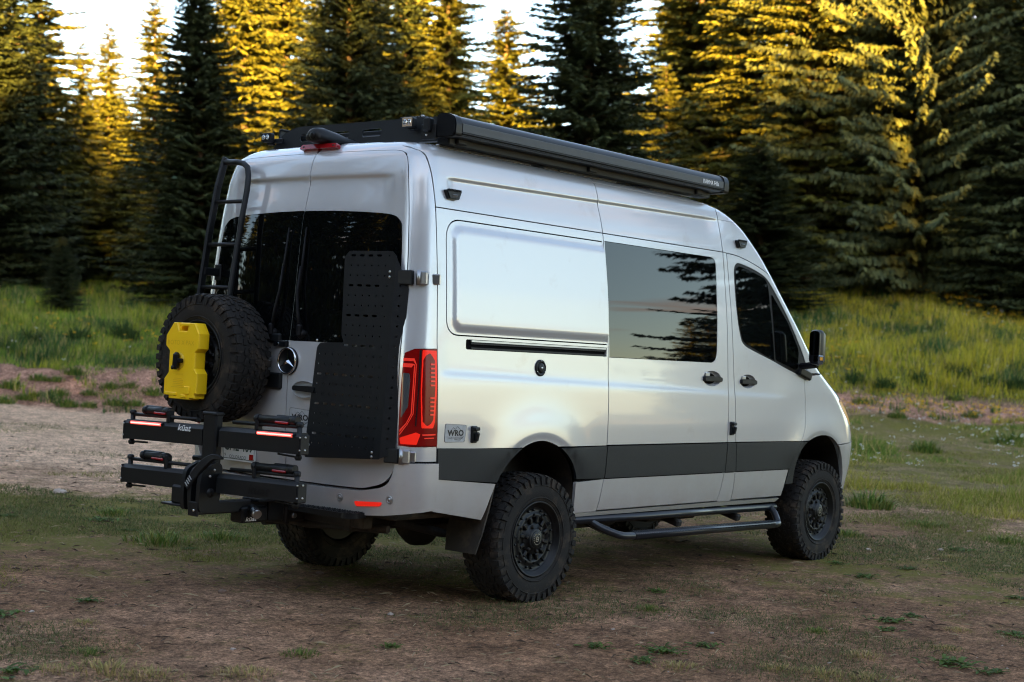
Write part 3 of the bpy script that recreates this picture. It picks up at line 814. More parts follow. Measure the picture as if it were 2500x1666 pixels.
# flower heads: small umbels and daisies standing above the grass
def flowers(name, d, l, hz, size, col, label, seed):
    g = np.random.default_rng(seed); m = len(d); x, y = from_dl(d, l); z = terr(x, y) + hz
    k = 4; V = []; 
    dx = g.normal(0, 1, (m, k)) * size[:, None] * 1.1; dy = g.normal(0, 1, (m, k)) * size[:, None] * 1.1; dz = g.normal(0, .35, (m, k)) * size[:, None]
    cx, cy, cz = (x[:, None] + dx).ravel(), (y[:, None] + dy).ravel(), (z[:, None] + dz).ravel(); s = np.repeat(size, k) * .62; n = m * k
    o = np.array([[1, 0, 0], [-.5, .87, 0], [-.5, -.87, 0], [0, 0, .8]])
    V = np.stack([cx, cy, cz], 1)[:, None] + o[None] * s[:, None, None]
    bi = (np.arange(n) * 4)[:, None]
    F = np.concatenate([bi + np.array([[0, 1, 3]]), bi + np.array([[1, 2, 3]]), bi + np.array([[2, 0, 3]]), bi + np.array([[0, 2, 1]])])
    cc = np.repeat((col * g.uniform(.75, 1.1, (m, 1)))[:, None], k * 4, 1)
    # stalks
    b0 = n * 4; sw = .004 * (d / 25)
    P = np.stack([x, y, z], 1); Q = np.stack([x, y, z - hz], 1); sx = np.stack([sw, sw * 0, sw * 0], 1)
    Vs = np.stack([Q - sx, Q + sx, P], 1); Fs = b0 + np.arange(m * 3).reshape(-1, 3)
    me = mesh_from(name, np.concatenate([V.reshape(-1, 3), Vs.reshape(-1, 3)]), np.concatenate([F, Fs]), False, None, np.concatenate([np.clip(cc, 0, 1).reshape(-1, 3), np.tile(np.array([[.06, .09, .03]]), (m * 3, 1))])); me.materials.append(M['grass'])
    o = bpy.data.objects.new(name, me); COL.objects.link(o); tag(o, label, None, None, 'stuff')
g, d, l = scatter(9500, 32, 60, seed=9); x, y = from_dl(d, l); k = (fbm(x, y, .22, 3) > .50) & (g.random(len(d)) < ss((l / d + .10) / .3) + .12); d, l = d[k], l[k]
flowers('yellow_wildflowers', d, l, g.uniform(.25, .5, len(d)), g.uniform(.024, .044, len(d)), np.array([.86, .50, .02]), 'yellow wildflowers dotted through the meadow', 1)
g, d, l = scatter(2600, 17, 55, seed=10); x, y = from_dl(d, l); k = (fbm(x + 9, y, .30, 3) > .50) & (g.random(len(d)) < ss((l / d - .02) / .2) + .22 * (d > 31)); d, l = d[k], l[k]
flowers('white_wildflowers', d, l, g.uniform(.14, .42, len(d)), g.uniform(.014, .030, len(d)), np.array([.78, .78, .74]), 'white yarrow heads scattered through the grass', 2)
# ------------------------------------------------------------------ the van's body surface
_T = np.arange(.36, 2.94, .004)
def _tab(pts, sig=.022):
    a = np.array(pts, float)
    y = np.interp(_T, a[:, 0], a[:, 1])
    k = np.arange(-int(4 * sig / .004), int(4 * sig / .004) + 1) * .004
    g = np.exp(-(k / sig) ** 2 / 2); g /= g.sum(); h = len(k) // 2
    # linear continuation at both ends so that the smoothing does not bend them
    l = y[0] - (y[1] - y[0]) * np.arange(h, 0, -1); r = y[-1] + (y[-1] - y[-2]) * np.arange(1, h + 1)
    return np.convolve(np.concatenate([l, y, r]), g, 'valid')
_phi = np.clip((_T - 2.68) / .22, 0, 1.1) * PI / 2 * .95
_tz = _tab([(.36, .36), (2.68, 2.68)] + [(2.68 + .22 * k / 12, 2.68 + .085 * math.sin(k / 12 * PI / 2 * .95)) for k in range(1, 13)], .012)
_tW = _tab([(.36, .95), (.5, .965), (.6, .982), (.75, .994), (.95, 1.0), (1.1, 1.0), (1.35, .992), (1.55, .979), (1.9, .957), (2.36, .919), (2.55, .892), (2.64, .872), (2.70, .852), (2.94, .80)]) \
    - .15 * (1 - np.cos(_phi))
_txr = _tab([(.36, -1.19), (.7, -1.222), (.872, -1.236), (1.084, -1.249), (1.43, -1.25), (1.543, -1.246), (1.728, -1.229), (2.18, -1.2), (2.34, -1.184), (2.55, -1.162), (2.66, -1.135), (2.70, -1.115), (2.74, -1.095), (2.8, -1.06), (2.94, -.98)])
_txs = _tab([(.36, 3.98), (.55, 4.0), (.75, 4.05), (.9, 4.06), (1.0, 4.05), (1.08, 4.02), (1.18, 3.95), (1.33, 3.80), (1.45, 3.62), (1.55, 3.48), (1.7, 3.34), (1.85, 3.19), (2.06, 2.97), (2.26, 2.76), (2.41, 2.59), (2.55, 2.40), (2.62, 2.27), (2.67, 2.12), (2.74, 1.9), (2.8, 1.6), (2.94, 1.0)])
_ta = _tab([(.36, .56), (.9, .6), (1.18, .62), (1.33, .6), (1.45, .5), (1.55, .42), (1.7, .36), (2.4, .32), (2.6, .35), (2.7, .4), (2.94, .5)])
fz = lambda t: np.interp(t, _T, _tz)
fW = lambda t: np.interp(t, _T, _tW)
fxr = lambda t: np.interp(t, _T, _txr)
fxs = lambda t: np.interp(t, _T, _txs)
fa = lambda t: np.interp(t, _T, _ta)
RC = .15; LC = RC * PI / 2
fxc = lambda t: fxr(t) + .05 * ((fW(t) - RC) / .8) ** 2 + RC
sst = lambda x: (lambda c: c * c * (3 - 2 * c))(np.clip(x, 0, 1))
sig = lambda x: 1 / (1 + np.exp(-np.clip(x, -40, 40)))
def rr_depth(x, z, x0, z0, x1, z1, r):
    """distance inside a rounded rectangle (positive inside)"""
    cx, cz = (x0 + x1) / 2, (z0 + z1) / 2
    dx, dz = np.abs(x - cx) - ((x1 - x0) / 2 - r), np.abs(z - cz) - ((z1 - z0) / 2 - r)
    o = np.hypot(np.maximum(dx, 0), np.maximum(dz, 0)) + np.minimum(np.maximum(dx, dz), 0) - r
    return -o
def disp(q, t):
    d = np.zeros_like(q)
    side = sst((q + 1.0) / .12)
    zc = 1.37 - .024 * (q - .7)
    f = side * (1 - sst((q - 2.75) / .4))
    d -= f * .0055 * sig((t - zc) / .009) * np.exp(-(np.maximum(t - zc, 0) / .22) ** 2)
    zc = 2.545 + .018 * (q + .93)
    f = sst((q + .92) / .1) * (1 - sst((q - 1.9) / .3))
    d -= f * .014 * sig((zc - t) / .004) * np.exp(-(np.maximum(zc - t, 0) / .10) ** 2)
    rear = 1 - sst((q - (fxc(t) - LC - .16)) / .12)
    d -= rear * .018 * sig((2.542 - t) / .005) * np.exp(-(np.maximum(2.542 - t, 0) / .14) ** 2)
    d += .017 * sst(rr_depth(q, t, -.885, 1.645, .80, 2.285, .09) / .052) * (q < CSR(t) - .007)
    for (cx, cz, r) in ((-.02, .53, .485), (3.60, .53, .475)):
        rho = np.hypot(q - cx, t - cz) - r
        up = sst((t - .70) / .25)
        d += up * (-.009 * (1 - sst((rho + .005) / .05)) + .016 * np.exp(-(np.maximum(rho, 0) / .17) ** 2)) * (np.abs(q - cx) < 1.2)
    return d
def BODY0(q, t, off=0.0):
    q = np.asarray(q, float); t = np.asarray(t, float)
    W, xc, xr, xs, a = fW(t), fxc(t), fxr(t), fxs(t), fa(t)
    d = disp(q, t) + off
    x = q.copy(); y = -(W + d)
    th = np.clip((xc - q) / RC, 0, PI / 2); c = (q < xc)
    x = np.where(c, xc - (RC + d) * np.sin(th), x); y = np.where(c, -(W - RC + (RC + d) * np.cos(th)), y)
    c = q < xc - LC
    yr = -(W - RC) + (xc - LC - q)
    x = np.where(c, xr + .05 * (yr / .8) ** 2 - d, x); y = np.where(c, yr, y)
    ps = np.clip((q - xs) / 1.2, 0, 1) * PI / 2; c = q > xs
    x = np.where(c, xs + (a + d) * np.sin(ps), x); y = np.where(c, -(W + d) * np.cos(ps), y)
    return np.stack([x, y, fz(t)], -1)
def BODYN(q, t):
    e = .002
    a = BODY0(q + e, t) - BODY0(q - e, t); b = BODY0(q, t + e) - BODY0(q, t - e)
    n = np.cross(a, b); n /= np.linalg.norm(n, axis=-1, keepdims=True) + 1e-12
    return n
def BODY(q, t, off=0.0):
    q = np.asarray(q, float); t = np.asarray(t, float)
    return BODY0(q, t) + BODYN(q, t) * np.asarray(off)[..., None] if np.ndim(off) else BODY0(q, t) + BODYN(q, t) * off
def qs(x, t):          # side coordinates (x, z) -> q
    xc = fxc(t)
    return x if x >= xc else xc - RC * math.asin(min(1, (xc - x) / RC))
def qr(y, t):          # rear coordinates (y, z) -> q   (y <= 0)
    xc, W = fxc(t), fW(t)
    if y > -(W - RC): return xc - LC - (y + W - RC)
    return xc - RC * math.acos(max(-1, min(1, (-y - (W - RC)) / RC)))
def SIDE(poly, step=.025, closed=True): return [(qs(x, z), z) for x, z in densify(poly, step, closed)]
def REAR(poly, step=.025, closed=True): return [(qr(y, z), z) for y, z in densify(poly, step, closed)]
def panel(name, outline, m, parent, holes=(), off=0.0, rim=.022, grid=.03, mirror=False, kind=None, label=None, extra=None):
    V2, T, LP = cdt(outline, holes, grid, extra)
    q, t = V2[:, 0], V2[:, 1]
    N = BODYN(q, t); P = BODY0(q, t) + N * off
    V = [P]; NN = [N]; F = [tuple(f) for f in T.tolist()]; b = len(P)
    for lp in LP:
        A = P[lp]; n = N[lp]; B = A - n * rim
        tg = np.roll(A, -1, 0) - np.roll(A, 1, 0); tg /= np.linalg.norm(tg, axis=1, keepdims=True) + 1e-12
        sn = np.cross(tg, n)
        ar = (V2[lp, 0] * np.roll(V2[lp, 1], -1) - np.roll(V2[lp, 0], -1) * V2[lp, 1]).sum()
        ccw = ar > 0
        if lp is not LP[0]: sn = sn if not ccw else -sn
        else: sn = sn if ccw else -sn
        k = len(lp)
        # a narrow softened edge first, then the fold inwards
        A2 = A - n * .0025
        V += [A, A2, B]; NN += [N[lp], sn, sn]
        for i in range(k):
            j = (i + 1) % k
            for (u, w) in ((0, k), (k, 2 * k)):
                f = (b + u + i, b + w + i, b + w + j, b + u + j)
                F.append(f if (ccw == (lp is LP[0])) else f[::-1])
        b += 3 * k
    return mk(name, np.concatenate(V), F, m, parent, smooth=True, normals=np.concatenate(NN), mirror=mirror, kind=kind, label=label)
_of = (-.05, -.028, -.016, -.008, -.003, .003, .008, .016, .028, .05)
EX_CHAR = [(q, 1.37 - .024 * (q - .7) + o) for q in np.arange(-.98, 3.2, .03) for o in (-.034, -.018, -.008, .0, .008, .018, .034)]
EX_TOP = [(q, 2.545 + .018 * (q + .93) + o) for q in np.arange(-1.0, 2.3, .03) for o in _of]
EX_REAR = [(float(q), 2.542 + o) for q in np.arange(-2.0, -1.0, .025) for o in _of]
EX_ARCH = [(cx + (r + o) * math.cos(a), cz + (r + o) * math.sin(a)) for (cx, cz, r) in ((-.02, .53, .485), (3.60, .53, .475)) for o in (.0, .012, .024, .036, .048, .062, .085, .12) for a in np.linspace(.1, PI - .1, 64)]
def patch(name, q, t, m, parent, off=0.0, mirror=False):
    """regular grid over arrays q[i], t[j] (or full 2-D arrays)"""
    if np.ndim(q) == 1: q, t = np.meshgrid(q, t, indexing='ij')
    n0, n1 = q.shape
    P = BODY(q, t, off).reshape(-1, 3); N = BODYN(q, t).reshape(-1, 3)
    F = [(i * n1 + j, (i + 1) * n1 + j, (i + 1) * n1 + j + 1, i * n1 + j + 1) for i in range(n0 - 1) for j in range(n1 - 1)]
    return mk(name, P, F, m, parent, smooth=True, normals=N, mirror=mirror)
def onside(x, z, off=0.0):
    q = qs(x, z); return BODY(np.array([q]), np.array([z]), off)[0]
def onrear(y, z, off=0.0):
    if y > 0:
        p = onrear(-y, z, off); return p * [1, -1, 1]
    return BODY(np.array([qr(y, z)]), np.array([z]), off)[0]

# seams as x(z)
def crv(pts):
    a = np.array(pts, float); return lambda z, g=0.0: float(np.interp(z, a[:, 0], a[:, 1])) + g
c_rear = crv([(.53, -.97), (.61, -.97), (.80, -.965), (.98, -.98), (1.6, -1.0), (2.04, -1.0), (2.42, -1.01), (2.57, -1.02), (2.68, -1.03), (2.73, -1.05), (2.9, -1.04)])
def _sm(pts):
    a = np.array(pts, float); z = np.arange(a[0, 0], a[-1, 0] + .005, .01); x = np.interp(z, a[:, 0], a[:, 1])
    k = np.exp(-(np.arange(-20, 21) * .01 / .06) ** 2 / 2); k /= k.sum()
    xp = np.concatenate([x[0] - (x[1] - x[0]) * np.arange(20, 0, -1), x, x[-1] + (x[-1] - x[-2]) * np.arange(1, 21)])
    return list(zip(z, np.convolve(xp, k, 'valid')))
c_sr = crv(_sm([(.5, .635), (.53, .645), (.75, .68), (.96, .684), (1.21, .685), (1.54, .68), (2.02, .66), (2.31, .63), (2.5, .61), (2.58, .60), (2.9, .57)]))
_csr = np.array([(z, c_sr(z)) for z in np.arange(.4, 3.0, .01)])
CSR = lambda t: np.interp(t, _csr[:, 0], _csr[:, 1])
c_sf = crv(_sm([(.5, 2.12), (.53, 2.13), (.74, 2.18), (.96, 2.185), (1.22, 2.188), (1.5, 2.178), (1.89, 2.16), (2.36, 2.12), (2.59, 2.09), (2.9, 2.05)]))
c_dr = crv(_sm([(.5, 2.32), (.53, 2.325), (.73, 2.335), (.96, 2.305), (1.36, 2.27), (1.89, 2.225), (2.2, 2.19), (2.36, 2.17), (2.5, 2.15)]))
G = .0040
def seam(c, z0, z1, g, n=30): return [(c(z, g), z) for z in np.linspace(z0, z1, n)]
def arch(pts): return [tuple(p) for p in catmull(pts, 10)]
A_rear = arch([(.395, .50), (.385, .60), (.372, .745), (.33, .835), (.25, .915), (.13, .98), (-.02, 1.008), (-.17, .98), (-.30, .905), (-.385, .82), (-.43, .745), (-.53, .50)])
A_front = arch([(3.215, .60), (3.22, .745), (3.27, .865), (3.36, .945), (3.5, .995), (3.65, 1.01), (3.78, .99), (3.90, .925), (3.975, .835), (4.02, .73), (4.05, .60), (4.06, .46)])
def arc_between(A, z, first):
    """index of the arch point at height z on the first (rising) or second side"""
    top = max(range(len(A)), key=lambda i: A[i][1])
    rg = range(0, top) if first else range(len(A) - 1, top, -1)
    return min(rg, key=lambda i: abs(A[i][1] - z))

van = empty('camper_van', (1.5, 0, 0), 'silver grey high roof camper van on knobbly off-road tyres parked on the dirt', 'van')

def van_side(mir):
    P = dict(mirror=mir)
    paint = M['paint']
    # ---- rear quarter: from the rear seam to the sliding door, cladding top to the belt line
    i0, i1 = arc_between(A_rear, .968, True), arc_between(A_rear, .968, False)
    up = [(x, z) for x, z in A_rear[i0:i1 + 1]]
    rail_hole = rrect(-.745, 1.552, .661, 1.612, (.012, .0, .0, .012))
    blank = [(.6605, 1.628)] + [(c_sr(z, -.014), z) for z in np.linspace(1.63, 2.31, 16)]
    LZ = np.linspace(1.628, 2.312, 15)
    blank = rounded([(-.925, 1.628)] + [(c_sr(z, -.0150), z) for z in LZ] + [(-.925, 2.312)], [.11] + [0] * 15 + [.13], 9)
    out = [(c_rear(.985, G), .970)] + seam(c_rear, .985, 2.362, G) + seam(c_sr, 2.362, .968, -G)[0:] + up
    qh = [SIDE(blank, .02), SIDE(rail_hole, .03)]
    fill = None
    o = panel('quarter_panel', SIDE(out, .03), paint, van, holes=qh, grid=.032, extra=EX_CHAR + EX_ARCH, **P)
    LZ = np.linspace(1.636, 2.304, 15)
    b2 = rounded([(-.917, 1.636)] + [(c_sr(z, -.0156), z) for z in LZ] + [(-.917, 2.304)], [.104] + [0] * 15 + [.124], 9)
    panel('blank_window', SIDE(b2, .018), paint, van, grid=.016, rim=.02, **P)
    # rail channel: dark slot with two bright lips
    rb = panel('door_rail', SIDE(rrect(-.742, 1.555, .659, 1.609, .008), .04), M['matte'], van, off=-.016, rim=.004, grid=.05, **P)
    for (z0, z1, of, mm) in ((1.598, 1.609, -.003, M['silver_dk']), (1.585, 1.595, -.008, M['black']), (1.556, 1.566, -.004, M['black'])):
        panel('rail_lip', SIDE(rrect(-.69, z0, .658, z1, .002), .05), mm, rb, off=of, rim=.012, grid=None, **P)
    panel('rail_cover', SIDE(rrect(-.938, 1.5545, -.748, 1.6095, (.02, .003, .003, .003)), .03), paint, van, off=-.001, rim=.01, grid=None, **P)
    # ---- upper quarter
    out = [(c_rear(z, G), z) for z in np.linspace(2.369, 2.90, 26)] + [(x, 2.90) for x in np.linspace(-.9, .5, 20)] + seam(c_sr, 2.90, 2.369, -G)
    panel('upper_side_panel', SIDE(out, .03), paint, van, grid=.03, extra=EX_TOP, **P)
    # ---- sliding door
    gl = rounded([(c_sr(1.548, .011), 1.548), (2.022, 1.548), (2.030, 1.8), (2.020, 2.316)] + [(c_sr(z, .0115), z) for z in np.linspace(2.316, 1.60, 14)], [.0, .085, 0, .075] + [0] * 14, 8)
    out = seam(c_sr, .972, 2.362, G) + seam(c_sf, 2.362, .972, -G)
    hole = [(1.962 + .122 * math.cos(a), 1.434 + .056 * math.sin(a)) for a in np.linspace(0, 2 * PI, 28, endpoint=False)]
    sd = panel('sliding_door', SIDE(out, .03), paint, van, holes=[SIDE(gl, .025), SIDE(hole, .03)], grid=.032, extra=EX_CHAR, **P)
    gi = rounded([(c_sr(1.551, .012), 1.5515), (2.0185, 1.5515), (2.0265, 1.8), (2.0165, 2.3125)] + [(c_sr(z, .0123), z) for z in np.linspace(2.3125, 1.60, 14)], [.0, .082, 0, .072] + [0] * 14, 8)
    panel('window', SIDE(gi, .03), M['glass'], sd, off=-.002, rim=.012, grid=.06, **P)
    out = seam(c_sr, 2.369, 2.712, G, 14) + seam(c_sf, 2.712, 2.369, -G, 14)
    panel('upper_door_panel', SIDE(out, .03), paint, sd, grid=.03, extra=EX_TOP, **P)
    door_handle(sd, 1.962, 1.434, .122, .056, mir)
    # ---- roof edge over the sliding door and the cab
    out = seam(c_sr, 2.719, 2.90, G, 10) + [(x, 2.90) for x in np.linspace(.62, 2.0, 18)] + seam(c_sf, 2.90, 2.719, -G, 10)
    panel('roof_edge', SIDE(out, .03), paint, van, grid=.026, **P)
    # ---- pillar between the doors
    out = seam(c_sf, .972, 2.362, G) + [(c_dr(2.362, -G), 2.362)] + seam(c_dr, 2.34, .972, -G)
    panel('door_pillar', SIDE(out, .03), paint, van, grid=.03, **P)
    # ---- front door
    top = [tuple(p) for p in catmull([(2.17, 2.362), (2.33, 2.352), (2.55, 2.312), (2.75, 2.255), (2.86, 2.19), (3.02, 2.035), (3.2, 1.85), (3.34, 1.67), (3.43, 1.505)], 7)]
    frt = [tuple(p) for p in catmull([(3.42, 1.478), (3.325, 1.47), (3.335, 1.28), (3.328, 1.07), (3.275, .968)], 6)]
    out = seam(c_dr, .972, 2.35, G) + [(x + (.004 if i else .0), z - .0035) for i, (x, z) in enumerate(top)] + [(x - .003, z) for x, z in frt]
    win = [tuple(p) for p in catmull([(2.30, 1.92), (2.268, 2.21), (2.30, 2.292), (2.40, 2.296), (2.62, 2.256), (2.76, 2.205), (2.90, 2.09), (3.04, 1.955), (3.18, 1.80), (3.30, 1.65), (3.385, 1.50), (3.33, 1.478), (3.24, 1.485), (3.02, 1.535), (2.83, 1.585), (2.55, 1.65), (2.41, 1.69), (2.352, 1.75)], 5, True)]
    hole = [(2.462 + .112 * math.cos(a), 1.422 + .052 * math.sin(a)) for a in np.linspace(0, 2 * PI, 28, endpoint=False)]
    fd = panel('front_door', SIDE(out, .03), paint, van, holes=[SIDE(win, .025), SIDE(hole, .03)], grid=.032, extra=EX_CHAR, **P)
    wf = panel('window_frame', SIDE(win, .025), M['seal'], fd, off=-.003, rim=.012, grid=.05, **P)
    g1 = [tuple(p) for p in catmull([(2.318, 1.92), (2.292, 2.20), (2.318, 2.268), (2.40, 2.272), (2.62, 2.232), (2.745, 2.185), (2.79, 2.0), (2.845, 1.62), (2.825, 1.60), (2.55, 1.672), (2.425, 1.708), (2.37, 1.765)], 5, True)]
    panel('window', SIDE(g1, .03), M['cabglass'], fd, off=.001, rim=.004, grid=.06, **P)
    g2 = rounded([(2.815, 2.10), (2.875, 1.595), (3.205, 1.52), (3.235, 1.68), (3.06, 1.89)], [.02, .02, .04, .05, .02])
    panel('quarter_window', SIDE(g2, .03), M['cabglass'], fd, off=.001, rim=.004, grid=.06, **P)
    door_handle(fd, 2.462, 1.422, .112, .052, mir)
    # ---- cab side above the door, up to the windscreen
    bot = [(x + .004, z + .0035) for x, z in top]
    sc = [(fxs(z) + .075, z) for z in np.linspace(1.52, 2.70, 30)]
    out = bot[::-1] + [(c_sf(2.369, G), 2.369)] + seam(c_sf, 2.38, 2.90, G, 16) + [(x, 2.90) for x in np.linspace(2.06, fxs(2.9) + .9, 6)[1:]] + \
        [(fxs(z) + .075 + .8 * sst((z - 2.52) / .3), z) for z in np.linspace(2.88, 1.54, 50)]
    out = bot[::-1] + [(c_sf(2.369, G), 2.369)] + seam(c_sf, 2.38, 2.602, G, 10) + [(fxs(z) + .075, z) for z in np.linspace(2.602, 1.506, 40)]
    panel('cab_side_panel', [(qs(x, z), z) for x, z in densify(out, .03)], paint, van, grid=.028, **P)
    # ---- front wing
    i0, i1 = arc_between(A_front, .968, True), arc_between(A_front, .935, False)
    hood = [(fxs(z) + .10, z) for z in np.linspace(1.50, 1.30, 12)] + [(fxs(1.28) + .08, 1.285), (fxs(1.2) + .08, 1.20), (fxs(1.1) + .16, 1.09), (fxs(1.0) + .34, 1.0), (fxs(.95) + .32, .962)]
    out = [(x + .003, z) for x, z in frt[::-1]] + [(3.435, 1.485)] + hood + [(fxs(.95) + .1, .948)] + A_front[i0:i1 + 1][::-1]
    panel('front_wing', [(qs(x, z), z) for x, z in densify(out, .03)], paint, van, grid=.03, extra=EX_ARCH, **P)
    hl = [(fxs(1.28) + .085, 1.278), (fxs(1.2) + .085, 1.20), (fxs(1.1) + .165, 1.09), (fxs(1.1) + .5, 1.08), (fxs(1.2) + .48, 1.22), (fxs(1.28) + .33, 1.295)]
    panel('headlight', densify(rounded(hl, .02), .03), M['amber'], van, off=.003, grid=.05, **P)
    hb = [(fxs(.95) + .1, .942), (fxs(.95) + .32, .956), (fxs(1) + .34, .994), (fxs(1) + 1.2, .994), (fxs(.46) + 1.2, .46), (4.062, .46)] + A_front[i1 + 1:][::-1][1:]
    panel('front_bumper', densify(hb, .03), paint, van, off=.004, grid=.04, **P)
    nz = np.linspace(.998, 1.28, 8)
    patch('grille', np.array([[fxs(z) + .52 + (1.2 - .52) * k / 6 for z in nz] for k in range(7)]), np.array([list(nz)] * 7), M['gloss'], van, **P)
    nz = np.linspace(1.302, 1.50, 8)
    patch('bonnet', np.array([[fxs(z) + .105 + (1.2 - .105) * k / 10 for z in nz] for k in range(11)]), np.array([list(nz)] * 11), paint, van, **P)
    nz = np.linspace(1.50, 2.602, 14)
    patch('windscreen', np.array([[fxs(z) + .078 + (1.2 - .078) * k / 10 for z in nz] for k in range(11)]), np.array([list(nz)] * 11), M['cabglass'], van, off=-.003, **P)
    nz = np.linspace(2.604, 2.90, 12)
    patch('roof_front', np.array([[c_sf(z, G) + (fxs(z) + 1.2 - c_sf(z, G)) * k / 28 for z in nz] for k in range(29)]), np.array([list(nz)] * 29), paint, van, **P)
    # ---- cladding band
    def band(x0, x1, z0, z1, m, name, off, l=None, r=None, rim=.02):
        left = l if l else [(x0, z1), (x0, z0)]
        right = r if r else [(x1, z0), (x1, z1)]
        return panel(name, SIDE(left + right, .03), m, van, off=off, rim=rim, grid=.045, **P)
    z0, z1 = .752, .963
    ra = [(x, z) for x, z in A_rear if z0 <= z <= z1 and x < -.02]; rb = [(x, z) for x, z in A_rear if z0 <= z <= z1 and x > -.02]
    cl = M['clad']
    zz = lambda c, g, a, b: [(c(z, g), z) for z in np.linspace(a, b, 8)]
    band(0, 0, 0, 0, cl, 'cladding', .006, l=zz(c_rear, G, z1 + .012, .795), r=[(x - .001, z) for x, z in ra[::-1]])
    band(0, 0, 0, 0, cl, 'cladding', .006, l=[(x + .001, z) for x, z in rb[::-1]], r=zz(c_sr, -G, z0, z1))
    band(0, 0, 0, 0, cl, 'cladding', .006, l=zz(c_sr, G, z1, z0), r=zz(c_sf, -G, z0, z1))
    band(0, 0, 0, 0, cl, 'cladding', .006, l=zz(c_sf, G, z1, z0), r=zz(c_dr, -G, z0, z1))
    band(0, 0, 0, 0, cl, 'cladding', .006, l=zz(c_dr, G, z1, z0), r=[(3.128, z0), (3.18, .84), (3.262, z1)])
    fa_ = [(x, z) for x, z in A_front if .63 <= z <= z1 and x < 3.6]
    band(0, 0, 0, 0, cl, 'cladding', .002, l=[(3.272, z1), (3.19, .845), (3.135, .752), (3.10, .63)], r=[(x - .001, z) for x, z in fa_])
    # ---- lower sills
    lo = [(x, z) for x, z in A_rear if z <= .742 and x < -.02]; lr = [(x, z) for x, z in A_rear if z <= .742 and x > -.02]
    panel('lower_panel', SIDE([(c_rear(.785, G), .793), (c_rear(.62, G), .606), (-.75, .572), (-.522, .535)] + [(x - .001, z) for x, z in lo[::-1] if z > .55] + [(-.4305, .7495)], .03), paint, van, grid=.045, **P)
    panel('lower_panel', SIDE([(x + .001, z) for x, z in lr[::-1] if z > .535] + [(.388, .532)] + zz(c_sr, -G, .532, .744), .03), paint, van, grid=.045, **P)
    panel('lower_panel', SIDE(zz(c_sr, G, .744, .54) + zz(c_sf, -G, .54, .744), .03), paint, van, grid=.045, **P)
    panel('lower_panel', SIDE(zz(c_sf, G, .744, .532) + zz(c_dr, -G, .532, .744), .03), paint, van, grid=.045, **P)
    panel('lower_panel', SIDE(rounded(zz(c_dr, G, .744, .54) + [(3.06, .54), (3.122, .744)], 0), .03), paint, van, grid=.045, **P)
    panel('sill', SIDE([(.39, .527), (.395, .505), (3.0, .495), (3.05, .52), (2.33, .527)], .05), M['silver_dk'], van, off=-.004, rim=.03, grid=None, **P)
    # ---- dark inner shell behind every gap
    inn = [(c_rear(.62), .60), (-.56, .56)] + [(x * 1.0 + (-.02 if x < 0 else .02), z + .012) for x, z in A_rear[::-1] if z > .57] + [(.42, .54), (3.12, .53), (3.16, .70), (3.2, .8)] + \
          [(x, z + .015) for x, z in A_front if z > .86 and x < 3.97] + [(3.98, .95), (3.85, 1.25), (3.45, 1.46), (3.1, 1.95), (2.8, 2.2), (2.35, 2.5), (2.0, 2.62), (1.0, 2.8), (-.95, 2.8), (-1.0, 2.4)]
    panel('inner_shell', SIDE(inn, .06), M['matte'], van, off=-.028, rim=.002, grid=.09, **P)
    # ---- rear corner and header, with the lamp hole
    lamp = lamp_outline(0)
    hdr = [(0.0, 2.90)] if False else []
    out = [(qr(y, 2.90), 2.90) for y in np.linspace(0, -.66, 14)]
    out += [(qs(c_rear(z, -G), z), z) for z in np.linspace(2.90, .898, 60)]
    out += [(qr(y, .898), .898) for y in np.linspace(-.985, -.874, 5)][1:]
    edge = door_edge(.006)
    out += [(qr(y, z), z) for y, z in edge if z > .905]
    panel('rear_frame', densify(out, .04), paint, van, holes=[lamp_outline(.003)], grid=.03, **P)
    tail_lamp(mir)
    # ---- rear door
    dy = .0035
    e = [(y, z) for y, z in door_edge(-.0)]
    out = [(-dy, .712)] + [(y, z) for y, z in e] + [(-dy, 2.713)]
    gl = rear_glass(0)
    d = panel('rear_door', REAR(out, .03), paint, van, holes=[REAR(gl, .025)], grid=.034, extra=EX_REAR, **P)
    panel('rear_window', REAR([(-.0034, 1.551)] + rear_glass(.003)[1:-1] + [(-.0034, 2.338)], .03), M['glass'], d, off=.0012, rim=.012, grid=.06, **P)
    # ---- rear bumper half, with a step along its top edge
    bt = [(-.004, .700), (-.55, .702), (-.69, .716), (-.80, .745), (-.855, .80), (-.876, .885)]
    bt = [tuple(p) for p in catmull(bt, 5)]
    out = [(qr(y, z), z) for y, z in bt] + [(qr(y, .888), .888) for y in np.linspace(-.89, -.98, 4)] + [(qs(c_rear(z, -G), z), z) for z in np.linspace(.888, .62, 10)] + \
          [(qr(y, z), z) for y, z in ((-.95, .605), (-.8, .575), (-.5, .552), (-.004, .548))]
    bp = panel('rear_bumper', densify(out, .03), paint, van, off=.022, rim=.06, grid=.035, **P)
    rf = rounded([(-.585, .640), (-.79, .652), (-.775, .628), (-.60, .612)], [.012, .02, .012, .012])
    panel('reflector', REAR(rf, .03), M['red_lens'], bp, off=.027, rim=.008, grid=None, **P)
    for (y, z) in ((-.155, .648), (-.475, .652), (-.845, .672)):
        if mir: continue
        p = onrear(y, z, .024); n = BODYN(np.array([qr(y, z)]), np.array([z]))[0]
        b = MB(); disc(b, p, n, [(.0235, 0), (.0235, .003), (.017, .003), (.016, .001), (.012, .001), (.011, .004), (0, .004)]); b.build('parking_sensor', M['silver_dk'], bp)
    # ---- rear inner shell
    panel('inner_shell', REAR([(-.002, .72), (-.84, .76), (-.90, 1.0), (-.86, 2.0), (-.80, 2.5), (-.68, 2.72), (-.002, 2.74)], .05), M['matte'], van, off=-.03, rim=.002, grid=.1, **P)

